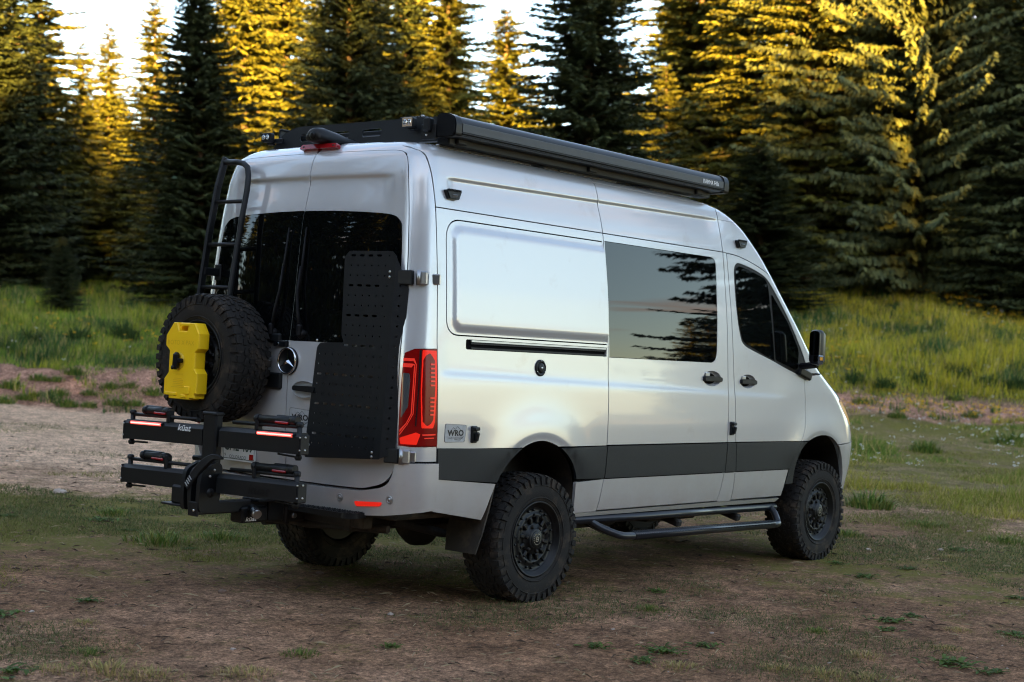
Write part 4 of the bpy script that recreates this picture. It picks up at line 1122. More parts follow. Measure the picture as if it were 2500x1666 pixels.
def disc(b, p, n, prof, k=20):
    """lathe about an arbitrary axis: prof (r, h)"""
    n = Vector(n).normalized(); u = n.orthogonal().normalized(); w = n.cross(u); p = Vector(p)
    V = []; F = []
    for r, h in prof:
        for i in range(k):
            a = 2 * PI * i / k; V.append(p + (u * math.cos(a) + w * math.sin(a)) * r + n * h)
    for j in range(len(prof) - 1):
        for i in range(k): F.append((j * k + i, j * k + (i + 1) % k, (j + 1) * k + (i + 1) % k, (j + 1) * k + i))
    b.add(V, F, True)
def door_edge(g):
    """right edge of the rear doors, from the sill up and over to the middle; g widens it"""
    pts = [(-.004, .712 - g), (-.55, .714 - g), (-.685, .730 - g), (-.785, .765 - g * .8), (-.848, .835), (-.866, .93), (-.869, 1.2), (-.866, 1.55), (-.855, 1.95), (-.83, 2.25), (-.795, 2.48), (-.768, 2.60), (-.735, 2.665), (-.675, 2.702), (-.58, 2.711), (-.3, 2.713), (-.004, 2.713)]
    out = catmull(pts, 5)
    return [(p[0] - (g if p[1] > .80 and p[1] < 2.68 else 0), p[1] + (g if p[1] > 2.66 else 0)) for p in out]
def rear_glass(g):
    pts = [(-.0062 - g * .2, 1.548 + g), (-.72, 1.552 + g), (-.80, 1.575 + g), (-.828 + g, 1.64), (-.822 + g, 1.9), (-.797 + g, 2.20), (-.772 + g, 2.275 - g), (-.70, 2.312 - g), (-.51, 2.328 - g), (-.25, 2.338 - g), (-.0062 - g * .2, 2.341 - g)]
    return [tuple(p) for p in catmull(pts[1:-1], 5)] and [pts[0]] + [tuple(p) for p in catmull(pts[1:-1], 5)] + [pts[-1]]
def lamp_outline(g):
    pts = [(qr(-.888 + g, .985 - g), .985 - g)]
    L = [(-.888, .985), (-.889, 1.2), (-.892, 1.40), (-.897, 1.515)]
    out = [(qr(y + g, z), z) for y, z in densify(L, .03, False)]
    out += [(qr(-.94, 1.538 + g), 1.538 + g)] + [(qs(c_rear(1.545, -.004 + g), 1.545), 1.545 + g)]
    out += [(qs(c_rear(z, -.004 + g), z), z) for z in np.linspace(1.53, 1.0, 18)]
    out += [(qs(c_rear(.985, -.004 + g), .985), .985 - g), (qr(-.95, .983), .983 - g)]
    return [(float(a), float(b)) for a, b in out]
def tail_lamp(mir):
    P = dict(mirror=mir)
    base = panel('tail_lamp', lamp_outline(0), M['red_dark'], van, off=.004, rim=.02, grid=.03, **P)
    # local lamp coordinates: u 0..1 from the door edge to the side seam, v = height
    def L(poly, step=.02):
        out = []
        for u, z in densify(poly, step):
            a = qr(-.889, z); b = qs(c_rear(z, -.004), z); out.append((a + (b - a) * u, z))
        return out
    # C-shaped LED light guide (photo: two parallel dotted bands)
    def cband(w0, w1):
        o = [(.02, 1.485 - w0), (.30 - w0 * 1.2, 1.485 - w0), (.36 - w0 * 1.2, 1.45), (.33 - w0 * 1.2, 1.17), (.20 - w0 * .6, 1.105 + w0 * .2), (.03, 1.045 + w0 * .6)]
        i = [(.03, 1.045 + w1 * .6), (.20 - w1 * .6, 1.105 + w1 * .2), (.33 - w1 * 1.2, 1.17), (.36 - w1 * 1.2, 1.45), (.30 - w1 * 1.2, 1.485 - w1), (.02, 1.485 - w1)]
        return o + i
    panel('light_guide', L(cband(0, .016)), M['red_led'], base, off=.007, rim=.004, grid=None, **P)
    panel('light_guide', L(cband(.030, .052)), M['red_led'], base, off=.007, rim=.004, grid=None, **P)
    panel('reversing_lens', L(rounded([(.03, 1.40), (.20, 1.40), (.22, 1.36), (.20, 1.21), (.04, 1.14)], .02)), M['clear'], base, off=.006, rim=.003, grid=None, **P)
    panel('brake_lens', L(rounded([(.50, 1.535), (.97, 1.535), (.96, 1.30), (.90, 1.12), (.84, 1.09), (.52, 1.09), (.48, 1.3)], .02)), M['red_lens'], base, off=.006, rim=.003, grid=None, **P)
    panel('brake_lens', L(rounded([(.03, 1.03), (.40, 1.065), (.50, 1.055), (.42, .995), (.05, .995)], .012)), M['red_lens'], base, off=.006, rim=.003, grid=None, **P)
    for k in range(13):
        z = 1.46 - k * .024
        if 1.27 < z < 1.32: continue
        panel('reflector_bar', L([(.74, z), (.90, z), (.90, z - .009), (.74, z - .009)], .05), M['red_led'], base, off=.0085, rim=.002, grid=None, **P)
    panel('reflector_bar', L([(.55, 1.055), (.93, 1.058), (.93, 1.050), (.55, 1.047)], .05), M['red_led'], base, off=.007, rim=.002, grid=None, **P)
    panel('reflector_bar', L([(.60, 1.035), (.88, 1.037), (.88, 1.031), (.60, 1.029)], .05), M['red_led'], base, off=.007, rim=.002, grid=None, **P)
    panel('lamp_rib', L([(.42, 1.535), (.47, 1.535), (.44, 1.30), (.40, 1.10), (.37, 1.10), (.41, 1.30)], .03), M['gloss'], base, off=.0065, rim=.002, grid=None, **P)

def door_handle(parent, x, z, rx, rz, mir):
    n = 28; V = []; N = []; F = []
    rings = [(1.0, -.001), (.96, -.012), (.86, -.024), (.6, -.031), (.3, -.033), (.02, -.033)]
    for f, of in rings:
        a = np.linspace(0, 2 * PI, n, endpoint=False)
        V.append(BODY(x + rx * f * np.cos(a), z + rz * f * np.sin(a), of))
    for i in range(len(rings) - 1):
        for k in range(n): F.append((i * n + k, i * n + (k + 1) % n, (i + 1) * n + (k + 1) % n, (i + 1) * n + k))
    mk('handle_dish', np.concatenate(V), F, M['paint'], parent, smooth=True, mirror=mir)
    b = MB()
    y = onside(x, z)[1]
    poly = rounded([(-rx * 1.02, -.016), (rx * .98, -.020), (rx * .98, .012), (rx * .5, .020), (-rx * 1.02, .018)], .012, 4)
    b.prism(poly, (x, y + .006, z - .003), (1, 0, 0), (0, 0, 1), (0, -1, 0), .020)
    b.prism(rounded([(p[0] * .96, p[1] * .8) for p in poly], 0), (x, y - .014, z - .003), (1, 0, 0), (0, 0, 1), (0, -1, 0), .006)
    h = b.build('door_handle', M['black'], parent, mirror=mir)
    b = MB(); b.box((x - rx * .58, y + .004, z + rz * .52), (rx * .5, .02, rz * .5), ch=.004)
    b.build('lock_cover', M['silver_dk'], parent, mirror=mir)
for mir in (False, True): van_side(mir)
# roof skin between the two sides
def roof():
    xs_ = np.concatenate([np.linspace(0, 1, 40)])
    t = 2.90; W = float(fW(t)); z = float(fz(t))
    q0, q1 = qr(-.001, t), fxs(t) + 1.199
    Q = np.linspace(q0, q1, 160); P = BODY0(Q, np.full_like(Q, t))
    V = []; F = []; n = 15
    for p in P:
        for k in range(n):
            u = 1 - 2 * k / (n - 1)
            V.append((p[0], p[1] * u, p[2] + .006 * (1 - u * u) * min(1, abs(p[1]) / .3)))
    for i in range(len(P) - 1):
        for k in range(n - 1): F.append((i * n + k, (i + 1) * n + k, (i + 1) * n + k + 1, i * n + k + 1))
    mk('roof_skin', V, F, M['paint'], van, smooth=True)
roof()
# ------------------------------------------------------------------ wheels
TR, TW = .410, .272                     # tyre outer radius and width
def tyre_mb():
    """all-terrain tyre about the y axis, outer face towards -y"""
    b = MB(); h = TW / 2
    prof = [(.222, -h * .78), (.232, -h * .90), (.250, -h * .985), (.285, -h * 1.03), (.325, -h * 1.03), (.362, -h * .985), (.387, -h * .94), (.398, -h * .85), (.401, -h * .5), (.402, 0),
            (.401, h * .5), (.398, h * .85), (.387, h * .94), (.362, h * .985), (.325, h * 1.03), (.285, h * 1.03), (.250, h * .985), (.232, h * .90), (.222, h * .78)]
    b.lathe([(r, w) for r, w in prof][::-1], (0, 0, 0), 'y', 90)
    # tread blocks: polygon in (angle*R, width) extruded from r0 to r1
    def block(poly, r0, r1, shrink=.86, tilt=None):
        c = np.mean(poly, 0); V = []
        for f, r in ((1.0, r0), (shrink, r1)):
            for a, w in poly:
                a2, w2 = c[0] + (a - c[0]) * f, c[1] + (w - c[1]) * f
                th = a2 / TR; rr = r - (tilt(w2) if tilt else 0)
                V.append((rr * math.sin(th), w2, rr * math.cos(th)))
        k = len(poly)
        F = [tuple(range(k, 2 * k))] + [(i, (i + 1) % k, k + (i + 1) % k, k + i) for i in range(k)]
        b.add(V, F)
    n = 42; p = 2 * PI * TR / n
    for i in range(n):
        a = i * p; j = (i % 2)
        # centre: two rows of interlocking hooks
        for sg in (-1, 1):
            o = a + (0 if sg < 0 else p * .5)
            block([(o - p * .42, sg * .006), (o - p * .10, sg * .004), (o + p * .05, sg * .020), (o + p * .36, sg * .022), (o + p * .40, sg * .044), (o + p * .02, sg * .050), (o - p * .16, sg * .034), (o - p * .44, sg * .030)], .392, TR, .90)
            o = a + (p * .25 if sg < 0 else p * .72)
            block([(o - p * .40, sg * .056), (o + p * .10, sg * .052), (o + p * .38, sg * .066), (o + p * .34, sg * .088), (o - p * .08, sg * .084), (o - p * .40, sg * .078)], .391, TR - .002, .90)
            # shoulder lugs, long and short in turn
            o = a + (0 if sg < 0 else p * .4); w1 = h * (1.0 if j else .97)
            t = lambda w: max(0, (abs(w) - .110)) * .45
            block([(o - p * .38, sg * .094), (o + p * .20, sg * .090), (o + p * .38, sg * .104), (o + p * .36, sg * w1), (o - p * .34, sg * w1), (o - p * .40, sg * .112)], .384, TR - .003, .93, t)
            # side biters running down the sidewall
            L = .052 if j else .036
            th0, th1 = (o - p * .30) / TR, (o + p * .32) / TR; tm = (o + p * .05) / TR
            V = []
            for (rr, w) in ((TR - .017, h * .99), (TR - .020 - L, h * 1.025)):
                for dw in (0, .0095):
                    for t_ in ((th0, tm, th1) if rr > .37 else (th0 + .012, tm + .006, th1 - .012)):
                        V.append((rr * math.sin(t_), sg * (w + dw * (1 if rr > .37 else .7)), rr * math.cos(t_)))
            b.add(V, [(3, 4, 10, 9), (4, 5, 11, 10), (0, 3, 9, 6), (5, 2, 8, 11), (9, 10, 7, 6), (10, 11, 8, 7), (0, 1, 4, 3), (1, 2, 5, 4)])
    # raised rings on the sidewall
    for sg in (-1, 1):
        for r in (.262, .338):
            b.lathe([(r - .004, h * 1.015), (r - .002, h * 1.045), (r + .002, h * 1.045), (r + .004, h * 1.015)], (0, 0, 0), 'y', 72, True, sg)
    return b
def rim_mb():
    b = MB(); f = -TW / 2
    prof = [(.215, .10), (.212, .06), (.205, -.02), (.208, f * .55), (.228, f * .76), (.238, f * .88), (.239, f * .97), (.234, f * 1.0), (.226, f * .98), (.221, f * .86), (.206, f * .82), (.202, f * .76),
            (.198, f * .72), (.166, f * .72), (.160, f * .78), (.138, f * .80), (.132, f * .70), (.106, f * .66), (.100, f * .74), (.096, f * .78), (.070, f * .80), (.066, f * .90), (.058, f * .94), (.0, f * .94)]
    b.lathe(prof, (0, 0, 0), 'y', 72)
    b.lathe([(.21, .10), (.0, .10)], (0, 0, 0), 'y', 24)
    return b
def wheel_parts(parent_name='wheel'):
    f = -TW / 2
    rim = rim_mb()
    # webs between the outer ring and the centre
    for k in range(12):
        a = 2 * PI * k / 12; m = Matrix.Rotation(-a, 4, 'Y')
        rim.X = m; rim.box((.120, f * .73, 0), (.045, .030, .026), ch=.006)
    rim.X = None
    bolts = MB()
    for k in range(18):
        a = 2 * PI * (k + .25 * (k % 2)) / 18
        p = (.182 * math.cos(a), f * .72, .182 * math.sin(a))
        disc(bolts, p, (0, -1, 0), [(.0085, 0), (.0085, .010), (.006, .012), (0, .012)], 6)
    nuts = MB()
    for k in range(6):
        a = 2 * PI * k / 6
        disc(nuts, (.081 * math.cos(a), f * .79, .081 * math.sin(a)), (0, -1, 0), [(.012, -.02), (.0115, .012), (.008, .016), (0, .016)], 6)
    holes = MB()
    for k in range(12):
        a = 2 * PI * (k + .5) / 12
        disc(holes, (.149 * math.cos(a), f * .785, .149 * math.sin(a)), (0, -1, 0), [(.0115, -.01), (.0115, .001), (0, .0012)], 10)
    return rim, bolts, nuts, holes
def emblem(b, c, r):
    """ring with a short monogram of strokes, as on the hub caps"""
    for k in range(16):
        a = 2 * PI * k / 16
        b.box((c[0] + r * math.cos(a), c[1], c[2] + r * math.sin(a)), (r * .22, .002, r * .12), Euler((0, -a + PI / 2, 0)), .0)
    for (x, z, w, h) in ((-.30, 0, .12, .9), (.30, 0, .12, .9), (0, .02, .5, .12), (0, .42, .42, .12), (0, -.42, .42, .12)):
        b.box((c[0] + x * r, c[1], c[2] + z * r), (w * r, .002, h * r), None, .0)
_tyre_mesh = None
def make_wheel(loc, rot, parent):
    """one wheel in wheel space, then copied"""
    rim, bolts, nuts, holes = wheel_parts()
    org = ORG.get(parent.name, np.zeros(3)) if parent else np.zeros(3)
    o = mk('wheel', rim.V, rim.F, M['rim'], None, smooth=rim.S)
    t = tyre_mb(); mk('tyre', t.V, t.F, M['rubber'], o, smooth=t.S)
    bolts.build('rim_bolts', M['rim'], o, kind='stuff'); nuts.build('wheel_nuts', M['under'], o, kind='stuff'); holes.build('rim_holes', M['matte'], o, kind='stuff')
    cap = MB(); disc(cap, (0, -TW / 2 * .92, 0), (0, -1, 0), [(.054, -.01), (.052, .006), (.048, .009), (0, .010)], 32); cap.build('hub_cap', M['rim'], o)
    e = MB(); emblem(e, (0, -TW / 2 * .92 - .0112, 0), .034); e.build('hub_emblem', M['alu'], o, kind='stuff')
    return o
def copy_tree(o, parent=None):
    c = o.copy(); COL.objects.link(c); ORG[c.name] = ORG.get(o.name, np.zeros(3))
    if parent: c.parent = parent
    for ch in list(o.children): copy_tree(ch, c)
    return c
HZ = TR - .020
w0 = make_wheel((0, 0, 0), 0, van)
def put_wheel(w, x, y, spin, flip):
    w.parent = van
    w.location = Vector((x, y, HZ)) - Vector(ORG[van.name])
    w.rotation_euler = (0, spin, PI if flip else 0)
spare_src = copy_tree(w0)
put_wheel(w0, 0.0, -.862, .2, False)
for (x, y, s, fl) in ((3.665, -.862, 1.3, False), (0.0, .862, .7, True), (3.665, .862, 2.2, True)):
    put_wheel(copy_tree(w0), x, y, s, fl)

# ------------------------------------------------------------------ wheel arches, underbody
def arch_liner(cx, mir, A, cz=.50):
    V = []; F = []; n = len(A)
    sg = 1 if mir else -1
    c = np.array([cx, cz]); ys = (.955, .62)
    for (x, z) in A:
        d = np.array([x, z]) - c; p = c + d * 1.03
        for y in ys: V.append((p[0], sg * y, p[1]))
    for i in range(n - 1): F.append((2 * i, 2 * i + 1, 2 * i + 3, 2 * i + 2))
    k = len(V)                                  # closing wall on the inside
    V += [(cx, sg * .62, cz)]
    for i in range(n - 1): F.append((2 * i + 1, k, 2 * i + 3))
    mk('arch_liner', V, F, M['liner'], van, smooth=False)
for mir in (False, True):
    arch_liner(-.02, mir, A_rear[1:-1]); arch_liner(3.62, mir, A_front[1:-1])
b = MB()
b.box((1.6, 0, .58), (5.1, 1.30, .14), ch=.03)
b.box((1.72, -.78, .56), (2.5, .30, .10), ch=.02); b.box((1.72, .78, .56), (2.5, .30, .10), ch=.02)
b.box((-.85, 0, .60), (.62, 1.75, .10), ch=.02)
b.build('floor_pan', M['under'], van)
b = MB()
for y in (-.42, .42):
    b.box((1.4, y, .50), (5.0, .07, .13), ch=.01)
b.tube([(-.3, -.30, .47), (-1.02, -.30, .47)], .045, 10); b.tube([(-.62, .25, .42), (-1.1, .32, .42)], .030, 10); b.tube([(-.95, -.62, .46), (-1.08, -.05, .44), (-1.02, .3, .44)], .025, 8)
for y in (-.56, .56):                                 # leaf springs and dampers
    b.tube([(-.85, y, .50), (-.4, y, .40), (0, y, .375), (.4, y, .40), (.8, y, .50)], .028, 6)
    b.tube([(.10, y + .02, .36), (.30, y * .8, .75)], .03, 8)
b.build('chassis_rail', M['under'], van)
b = MB()
b.tube([(0, -.75, HZ), (0, -.2, HZ), (0, .2, HZ), (0, .75, HZ)], .048, 14)
b.lathe([(0, -.16), (.09, -.13), (.145, -.05), (.150, .04), (.10, .13), (.05, .17), (0, .17)], (-.02, 0, HZ - .01), 'x', 22)
b.build('rear_axle', M['under'], van)
b = MB()
b.tube([(3.665, -.75, HZ), (3.665, .75, HZ)], .05, 12); b.lathe([(0, -.16), (.11, -.1), (.13, 0), (.11, .1), (0, .16)], (3.6, .2, HZ), 'x', 18)
b.build('front_axle', M['under'], van)
b = MB(); b.lathe([(0, -.33), (.10, -.32), (.115, -.28), (.115, .28), (.10, .32), (0, .33)], (1.05, -.56, .47), 'x', 20); b.box((2.0, -.45, .45), (.7, .5, .16), ch=.04)
b.build('exhaust_box', M['under'], van)
b = MB()                                              # mud flap behind the right rear wheel
for sg in (-1, 1):
    pts = [(-.434, .735), (-.472, .60), (-.520, .46), (-.560, .33)]
    V = []
    for (x, z) in pts:
        for (y, dx) in ((.985, 0), (.985, .012), (.70, .012), (.70, 0)):
            yy = y if z > .4 else (y - .015 if y > .9 else y + .03)
            V.append((x + dx, sg * yy, z))
    F = []
    for i in range(len(pts) - 1):
        for k in range(4): F.append((4 * i + k, 4 * i + (k + 1) % 4, 4 * i + 4 + (k + 1) % 4, 4 * i + 4 + k))
    F += [(0, 1, 2, 3), (12, 15, 14, 13)]
    bb = MB(); bb.add(V, F); bb.build('mud_flap', M['liner'], van)

# ------------------------------------------------------------------ side step
b = MB()
yb = -.955; yo = -1.11
b.tube([(.40, yb, .478), (3.00, yb, .455)], .027, 14)
stepbar = b.build('side_step', M['steel_blk'], van)
b = MB()
bend = catmull([(.60, yb, .466), (.66, yb - .05, .425), (.74, yo + .02, .385), (.84, yo, .375), (1.0, yo, .373)], 6)
b.tube(bend, .026, 12); b.build('step_end', M['steel_blk'], stepbar); b = MB()
b.tube(catmull([(2.62, yo, .352), (2.78, yo, .350), (2.84, yo + .03, .365), (2.90, yb - .06, .42), (2.93, yb, .455)], 6), .026, 12)
b.build('step_end', M['steel_blk'], stepbar)
b = MB()
b.tube([(.88, yo, .374), (2.72, yo, .351)], .030, 14)
b.build('step_tube', M['steel_blk'], stepbar)
b = MB()                                              # diamond grip pads on the tube
for k in range(86):
    x = .90 + k * .0212
    for (dy, dz, r) in ((.010, .030, .1), (-.016, .026, -.5), (-.029, .008, -1.2)):
        b.box((x + (.007 if dy < 0 else 0), yo + dy, .374 - (x - .88) * .0125 + dz), (.012, .010, .004), Euler((r, 0, .7)), .001)
b.build('grip_pad', M['steel_blk'], stepbar, kind='stuff')
for x in (.78, 1.65, 2.45):
    b = MB(); b.box((x, -.80, .44), (.06, .36, .05), Euler((.25, 0, 0)), .01); b.build('step_bracket', M['under'], stepbar)

# ------------------------------------------------------------------ things on the flanks
def side_light(x, z):
    p = onside(x, z)
    b = MB()
    poly = rounded([(-.070, .022), (.074, .026), (.048, -.030), (-.044, -.032)], .012, 4)
    b.prism(poly, (p[0], p[1] + .008, p[2]), (1, 0, 0), (0, .06, 1), (0, -1, 0), .030)
    b.prism([(q[0] * .86, q[1] * .8) for q in poly], (p[0], p[1] - .022, p[2]), (1, 0, 0), (0, .06, 1), (0, -1, 0), .008)
    for k in range(9): b.box((p[0] - .05 + k * .0125, p[1] - .026, p[2] + .022), (.005, .02, .012), None, .001)
    o = b.build('scene_light', M['black'], van)
    b = MB(); b.box((p[0] + .004, p[1] - .0285, p[2] - .012), (.045, .006, .022), Euler((.25, 0, 0)), .002)
    b.build('lens', M['clear'], o)
side_light(-.866, 2.455); side_light(2.365, 2.448)
p = onside(-.04, 1.46)
b = MB(); disc(b, (p[0], p[1] + .004, p[2]), (0, -1, .05), [(.052, 0), (.052, .010), (.048, .014), (.038, .014), (.036, .008), (.030, .008), (.029, .016), (.022, .019), (0, .019)], 36)
fl = b.build('filler_cap', M['black'], van)
b = MB(); disc(b, (p[0], p[1] - .014, p[2]), (0, -1, .05), [(.008, 0), (.008, .004), (0, .004)], 12)
for k in range(3):
    a = PI / 2 + k * 2 * PI / 3; disc(b, (p[0] + .044 * math.cos(a), p[1] - .009, p[2] + .044 * math.sin(a)), (0, -1, 0), [(.004, 0), (.003, .003), (0, .003)], 8)
b.build('lock', M['bolt'], fl)
for (x, z) in ((-.665, 1.052), (2.235, 1.072)):
    p = onside(x, z)
    b = MB(); b.box((p[0], p[1] - .004, p[2]), (.046, .022, .10), None, .005); b.box((p[0], p[1] - .020, p[2] + .034), (.05, .03, .022), None, .006); b.box((p[0] + .004, p[1] - .026, p[2] - .012), (.028, .022, .055), Euler((.2, 0, 0)), .006)
    b.build('latch', M['black'], van)
# door mirrors
for sg in (-1, 1):
    b = MB()
    sec = rounded([(-.046, -.13), (.050, -.125), (.052, .135), (.018, .150), (-.042, .145)], [.03, .04, .05, .04, .03], 5)
    n = len(sec); V = []; F = []
    for (x, s) in ((3.165, .93), (3.185, 1.0), (3.225, 1.0), (3.27, .86), (3.295, .55)):
        for (y, z) in sec: V.append((x, sg * (1.145 - y * s * -1 * -1), 1.70 + z * s))
    for i in range(4):
        for k in range(n): F.append((i * n + k, i * n + (k + 1) % n, (i + 1) * n + (k + 1) % n, (i + 1) * n + k))
    F.append(tuple(range(n))); F.append(tuple(4 * n + k for k in range(n)))
    b.add(V, F, [True] * (4 * n) + [False, False])
    b.box((3.24, sg * 1.06, 1.565), (.07, .16, .05), Euler((sg * .15, 0, 0)), .015)
    b.box((3.30, sg * 1.0, 1.50), (.20, .03, .07), Euler((0, .25, 0)), .012)
    o = b.build('door_mirror', M['gloss'], van)
    b = MB(); b.prism(rounded([(-.038, -.055), (.038, -.055), (.042, .12), (.012, .135), (-.034, .13)], .025, 5), (3.1635, sg * 1.142, 1.705), (0, sg * -1, 0), (0, 0, 1), (-1, 0, 0), .003)
    b.build('mirror_glass', M['mirror'], o)
    b = MB(); b.prism(rounded([(-.046, -.05), (.0, -.05), (.0, .0), (-.046, .0)], .012, 4), (3.1635, sg * 1.142, 1.645), (0, sg * -1, 0), (0, 0, 1), (-1, 0, 0), .003)
    b.build('wide_mirror', M['mirror'], o)
    b = MB(); b.box((3.185, sg * 1.190, 1.612), (.075, .014, .072), None, .006); b.build('indicator', M['clear'], o)
    b = MB(); b.box((3.184, sg * 1.192, 1.622), (.045, .014, .03), None, .004); b.build('indicator_bulb', M['amber'], o)

# logos on the flank and the rear door
def decal(c, u, v, n, w, h, parent):
    c, u, v, n = (np.array(a, float) for a in (c, u, v, n))
    poly = rounded([(-w * .5, -h * .5), (w * .44, -h * .5), (w * .5, h * .42), (-w * .49, h * .5)], h * .14, 5)
    b = MB(); b.prism([(p[0] * 1.03, p[1] * 1.04) for p in poly], c + n * .0006, u, v, n, .0008); o = b.build('decal', M['ink'], parent)
    b = MB(); b.prism(poly, c + n * .0012, u, v, n, .0008); b.build('decal_film', M['sticker'], o)
    b = MB()
    for pts in (((-.30, .02), (-.12, .30), (-.02, .20), (.08, .36), (.28, .10)), ((-.05, -.36), (.2, -.40), (.38, -.2))):
        for p0, p1 in zip(pts[:-1], pts[1:]):
            a = np.array(p0) * [w, h]; e = np.array(p1) * [w, h]; d = e - a; l = np.linalg.norm(d); nn = np.array([-d[1], d[0]]) / l * .0012
            b.prism([a - nn, e - nn, e + nn, a + nn], c + n * .0021, u, v, n, .0004)
    b.build('decal_lines', M['clad'], o, kind='stuff')
    text_mesh('WRO', h * .44, c - v * h * .02, u, v, n, M['ink'], 'lettering', o, .0030, offset=.0020, squash=1.22)
    text_mesh('WHITE RIVER OVERLAND', h * .125, c - v * h * .29, u, v, n, M['ink'], 'lettering', o, .0030, squash=.82)
p = onside(-.825, 1.062); decal(p, (1, 0, 0), (0, 0, 1), (0, -1, 0), .185, .105, van)
n = BODYN(np.array([qr(-.12, 1.09)]), np.array([1.09]))[0]
p = onrear(-.13, 1.093, .001); u = np.cross([0, 0, 1], n); u /= np.linalg.norm(u); v = np.cross(n, u); decal(p, u, v, n, .185, .105, van)

# ------------------------------------------------------------------ rear door furniture
# star emblem
p = onrear(-.004, 1.425, .004); n = np.array([-1.0, 0, .02])
b = MB(); disc(b, p, n, [(.084, -.004), (.084, .006), (.074, .010), (.070, .005), (0, .005)], 48); em = b.build('emblem', M['gloss'], van)
b = MB(); b.tube([(p[0] - .013, p[1] + .077 * math.cos(a), p[2] + .077 * math.sin(a)) for a in np.linspace(0, 2 * PI, 48, endpoint=False)], .0062, 8, closed=True)
for k in range(3):
    a = PI / 2 + k * 2 * PI / 3
    d = np.array([0, math.cos(a), math.sin(a)]); s = np.array([0, -math.sin(a), math.cos(a)])
    c0 = p + np.array([-.010, 0, 0]); tip = c0 + d * .074
    V = [tip, c0 + s * .013 + d * .006, c0 - s * .013 + d * .006, c0 + np.array([-.010, 0, 0])]
    b.add(V, [(0, 1, 3), (0, 3, 2), (0, 2, 1)])
b.build('star', M['chrome'], em)
# camera pod in the number plate handle strip, above the emblem
b = MB(); p = onrear(.065, 1.528, .0); b.box((p[0] - .012, .066, 1.528), (.03, .115, .038), None, .006); o = b.build('camera_pod', M['gloss'], van)
b = MB(); disc(b, (p[0] - .027, .075, 1.526), (-1, 0, 0), [(.011, 0), (.011, .004), (.007, .006), (0, .006)], 16); b.build('camera_lens', M['mirror'], o)
# door handle
V = []; F = []
rings = [(1.0, -.002), (.94, -.010), (.75, -.022), (.4, -.028), (.02, -.028)]
for f, of in rings:
    V.append(np.array([onrear(-.175 + .105 * f * math.cos(a), 1.262 + .050 * f * math.sin(a), of + .004) for a in np.linspace(0, 2 * PI, 24, endpoint=False)]))
for i in range(4):
    for k in range(24): F.append((i * 24 + k, i * 24 + (k + 1) % 24, (i + 1) * 24 + (k + 1) % 24, (i + 1) * 24 + k))
V = np.concatenate(V); V[:, 0] -= .024
mk('handle_dish', V, F, M['paint'], van, smooth=True)
b = MB(); p = onrear(-.17, 1.265); b.prism(rounded([(-.09, -.012), (.10, -.018), (.10, .020), (-.09, .016)], .014, 4), (p[0] - .012, -.175, 1.265), (0, -1, 0), (0, 0, 1), (-1, 0, 0), .028)
b.build('door_handle', M['black'], van)
# high brake lamp
b = MB()
poly = rounded([(-.165, -.013), (.165, -.013), (.153, .016), (-.153, .016)], .010, 4)
V = []; k = len(poly)
b.prism(poly, (onrear(0, 2.737)[0] + .02, -.01, 2.735), (0, -1, 0), (.5, 0, 1), (-1, 0, .25), .034)
o = b.build('high_brake_lamp', M['red_brk'], van)
b = MB()
for y in (-.14, .12): disc(b, (onrear(0, 2.737)[0] - .014, y, 2.744), (-1, 0, .3), [(.006, 0), (.005, .003), (0, .003)], 8)
b.build('screw', M['under'], o, kind='stuff')
# camera housing above it
b = MB()
sec = lambda w, h: [(w * math.cos(a), h * (math.sin(a) if math.sin(a) > 0 else math.sin(a) * .25)) for a in np.linspace(0, 2 * PI, 18, endpoint=False)]
V = []; F = []
for (x, z, w, h) in ((-.80, 2.775, .125, .015), (-.92, 2.775, .115, .045), (-1.02, 2.775, .100, .07), (-1.10, 2.780, .085, .078), (-1.155, 2.785, .072, .066), (-1.165, 2.785, .060, .052)):
    for (a, c) in sec(w, h): V.append((x, a - .015, z + c))
for i in range(5):
    for k in range(18): F.append((i * 18 + k, i * 18 + (k + 1) % 18, (i + 1) * 18 + (k + 1) % 18, (i + 1) * 18 + k))
F.append(tuple(5 * 18 + k for k in range(18)))
b.add(V, F, True); o = b.build('reversing_camera', M['black'], van)
b = MB(); disc(b, (-1.166, -.015, 2.80), (-1, 0, -.2), [(.024, 0), (.024, .004), (.014, .006), (0, .008)], 16); b.build('camera_lens', M['gloss'], o)
# wipers
for (y0, y1, y2, tag_) in ((.155, .115, .10, 0), (-.10, -.045, -.055, 1)):
    b = MB()
    a = onrear(y0, 1.60, .02); m_ = onrear(y1, 1.84, .03); e = onrear(y2, 2.235, .018); e2 = onrear(y1 + (.005 if y1 > 0 else -.005), 1.80, .018)
    b.tube([a, a * .5 + m_ * .5 + np.array([-.008, 0, 0]), m_, m_ * .6 + e * .4], [.013, .010, .009, .006], 8)
    o = b.build('wiper', M['seal'], van)
    b = MB(); disc(b, a + np.array([.02, 0, -.01]), (-1, 0, 0), [(.030, -.01), (.028, .018), (.02, .026), (0, .028)], 18); b.box(a + np.array([-.006, 0, .01]), (.035, .034, .075), Euler((0, 0, 0)), .01); b.build('wiper_base', M['seal'], o)
    b = MB(); b.tube([e2, e2 * .5 + e * .5, e], [.007, .009, .005], 6); b.build('wiper_blade', M['seal'], o)
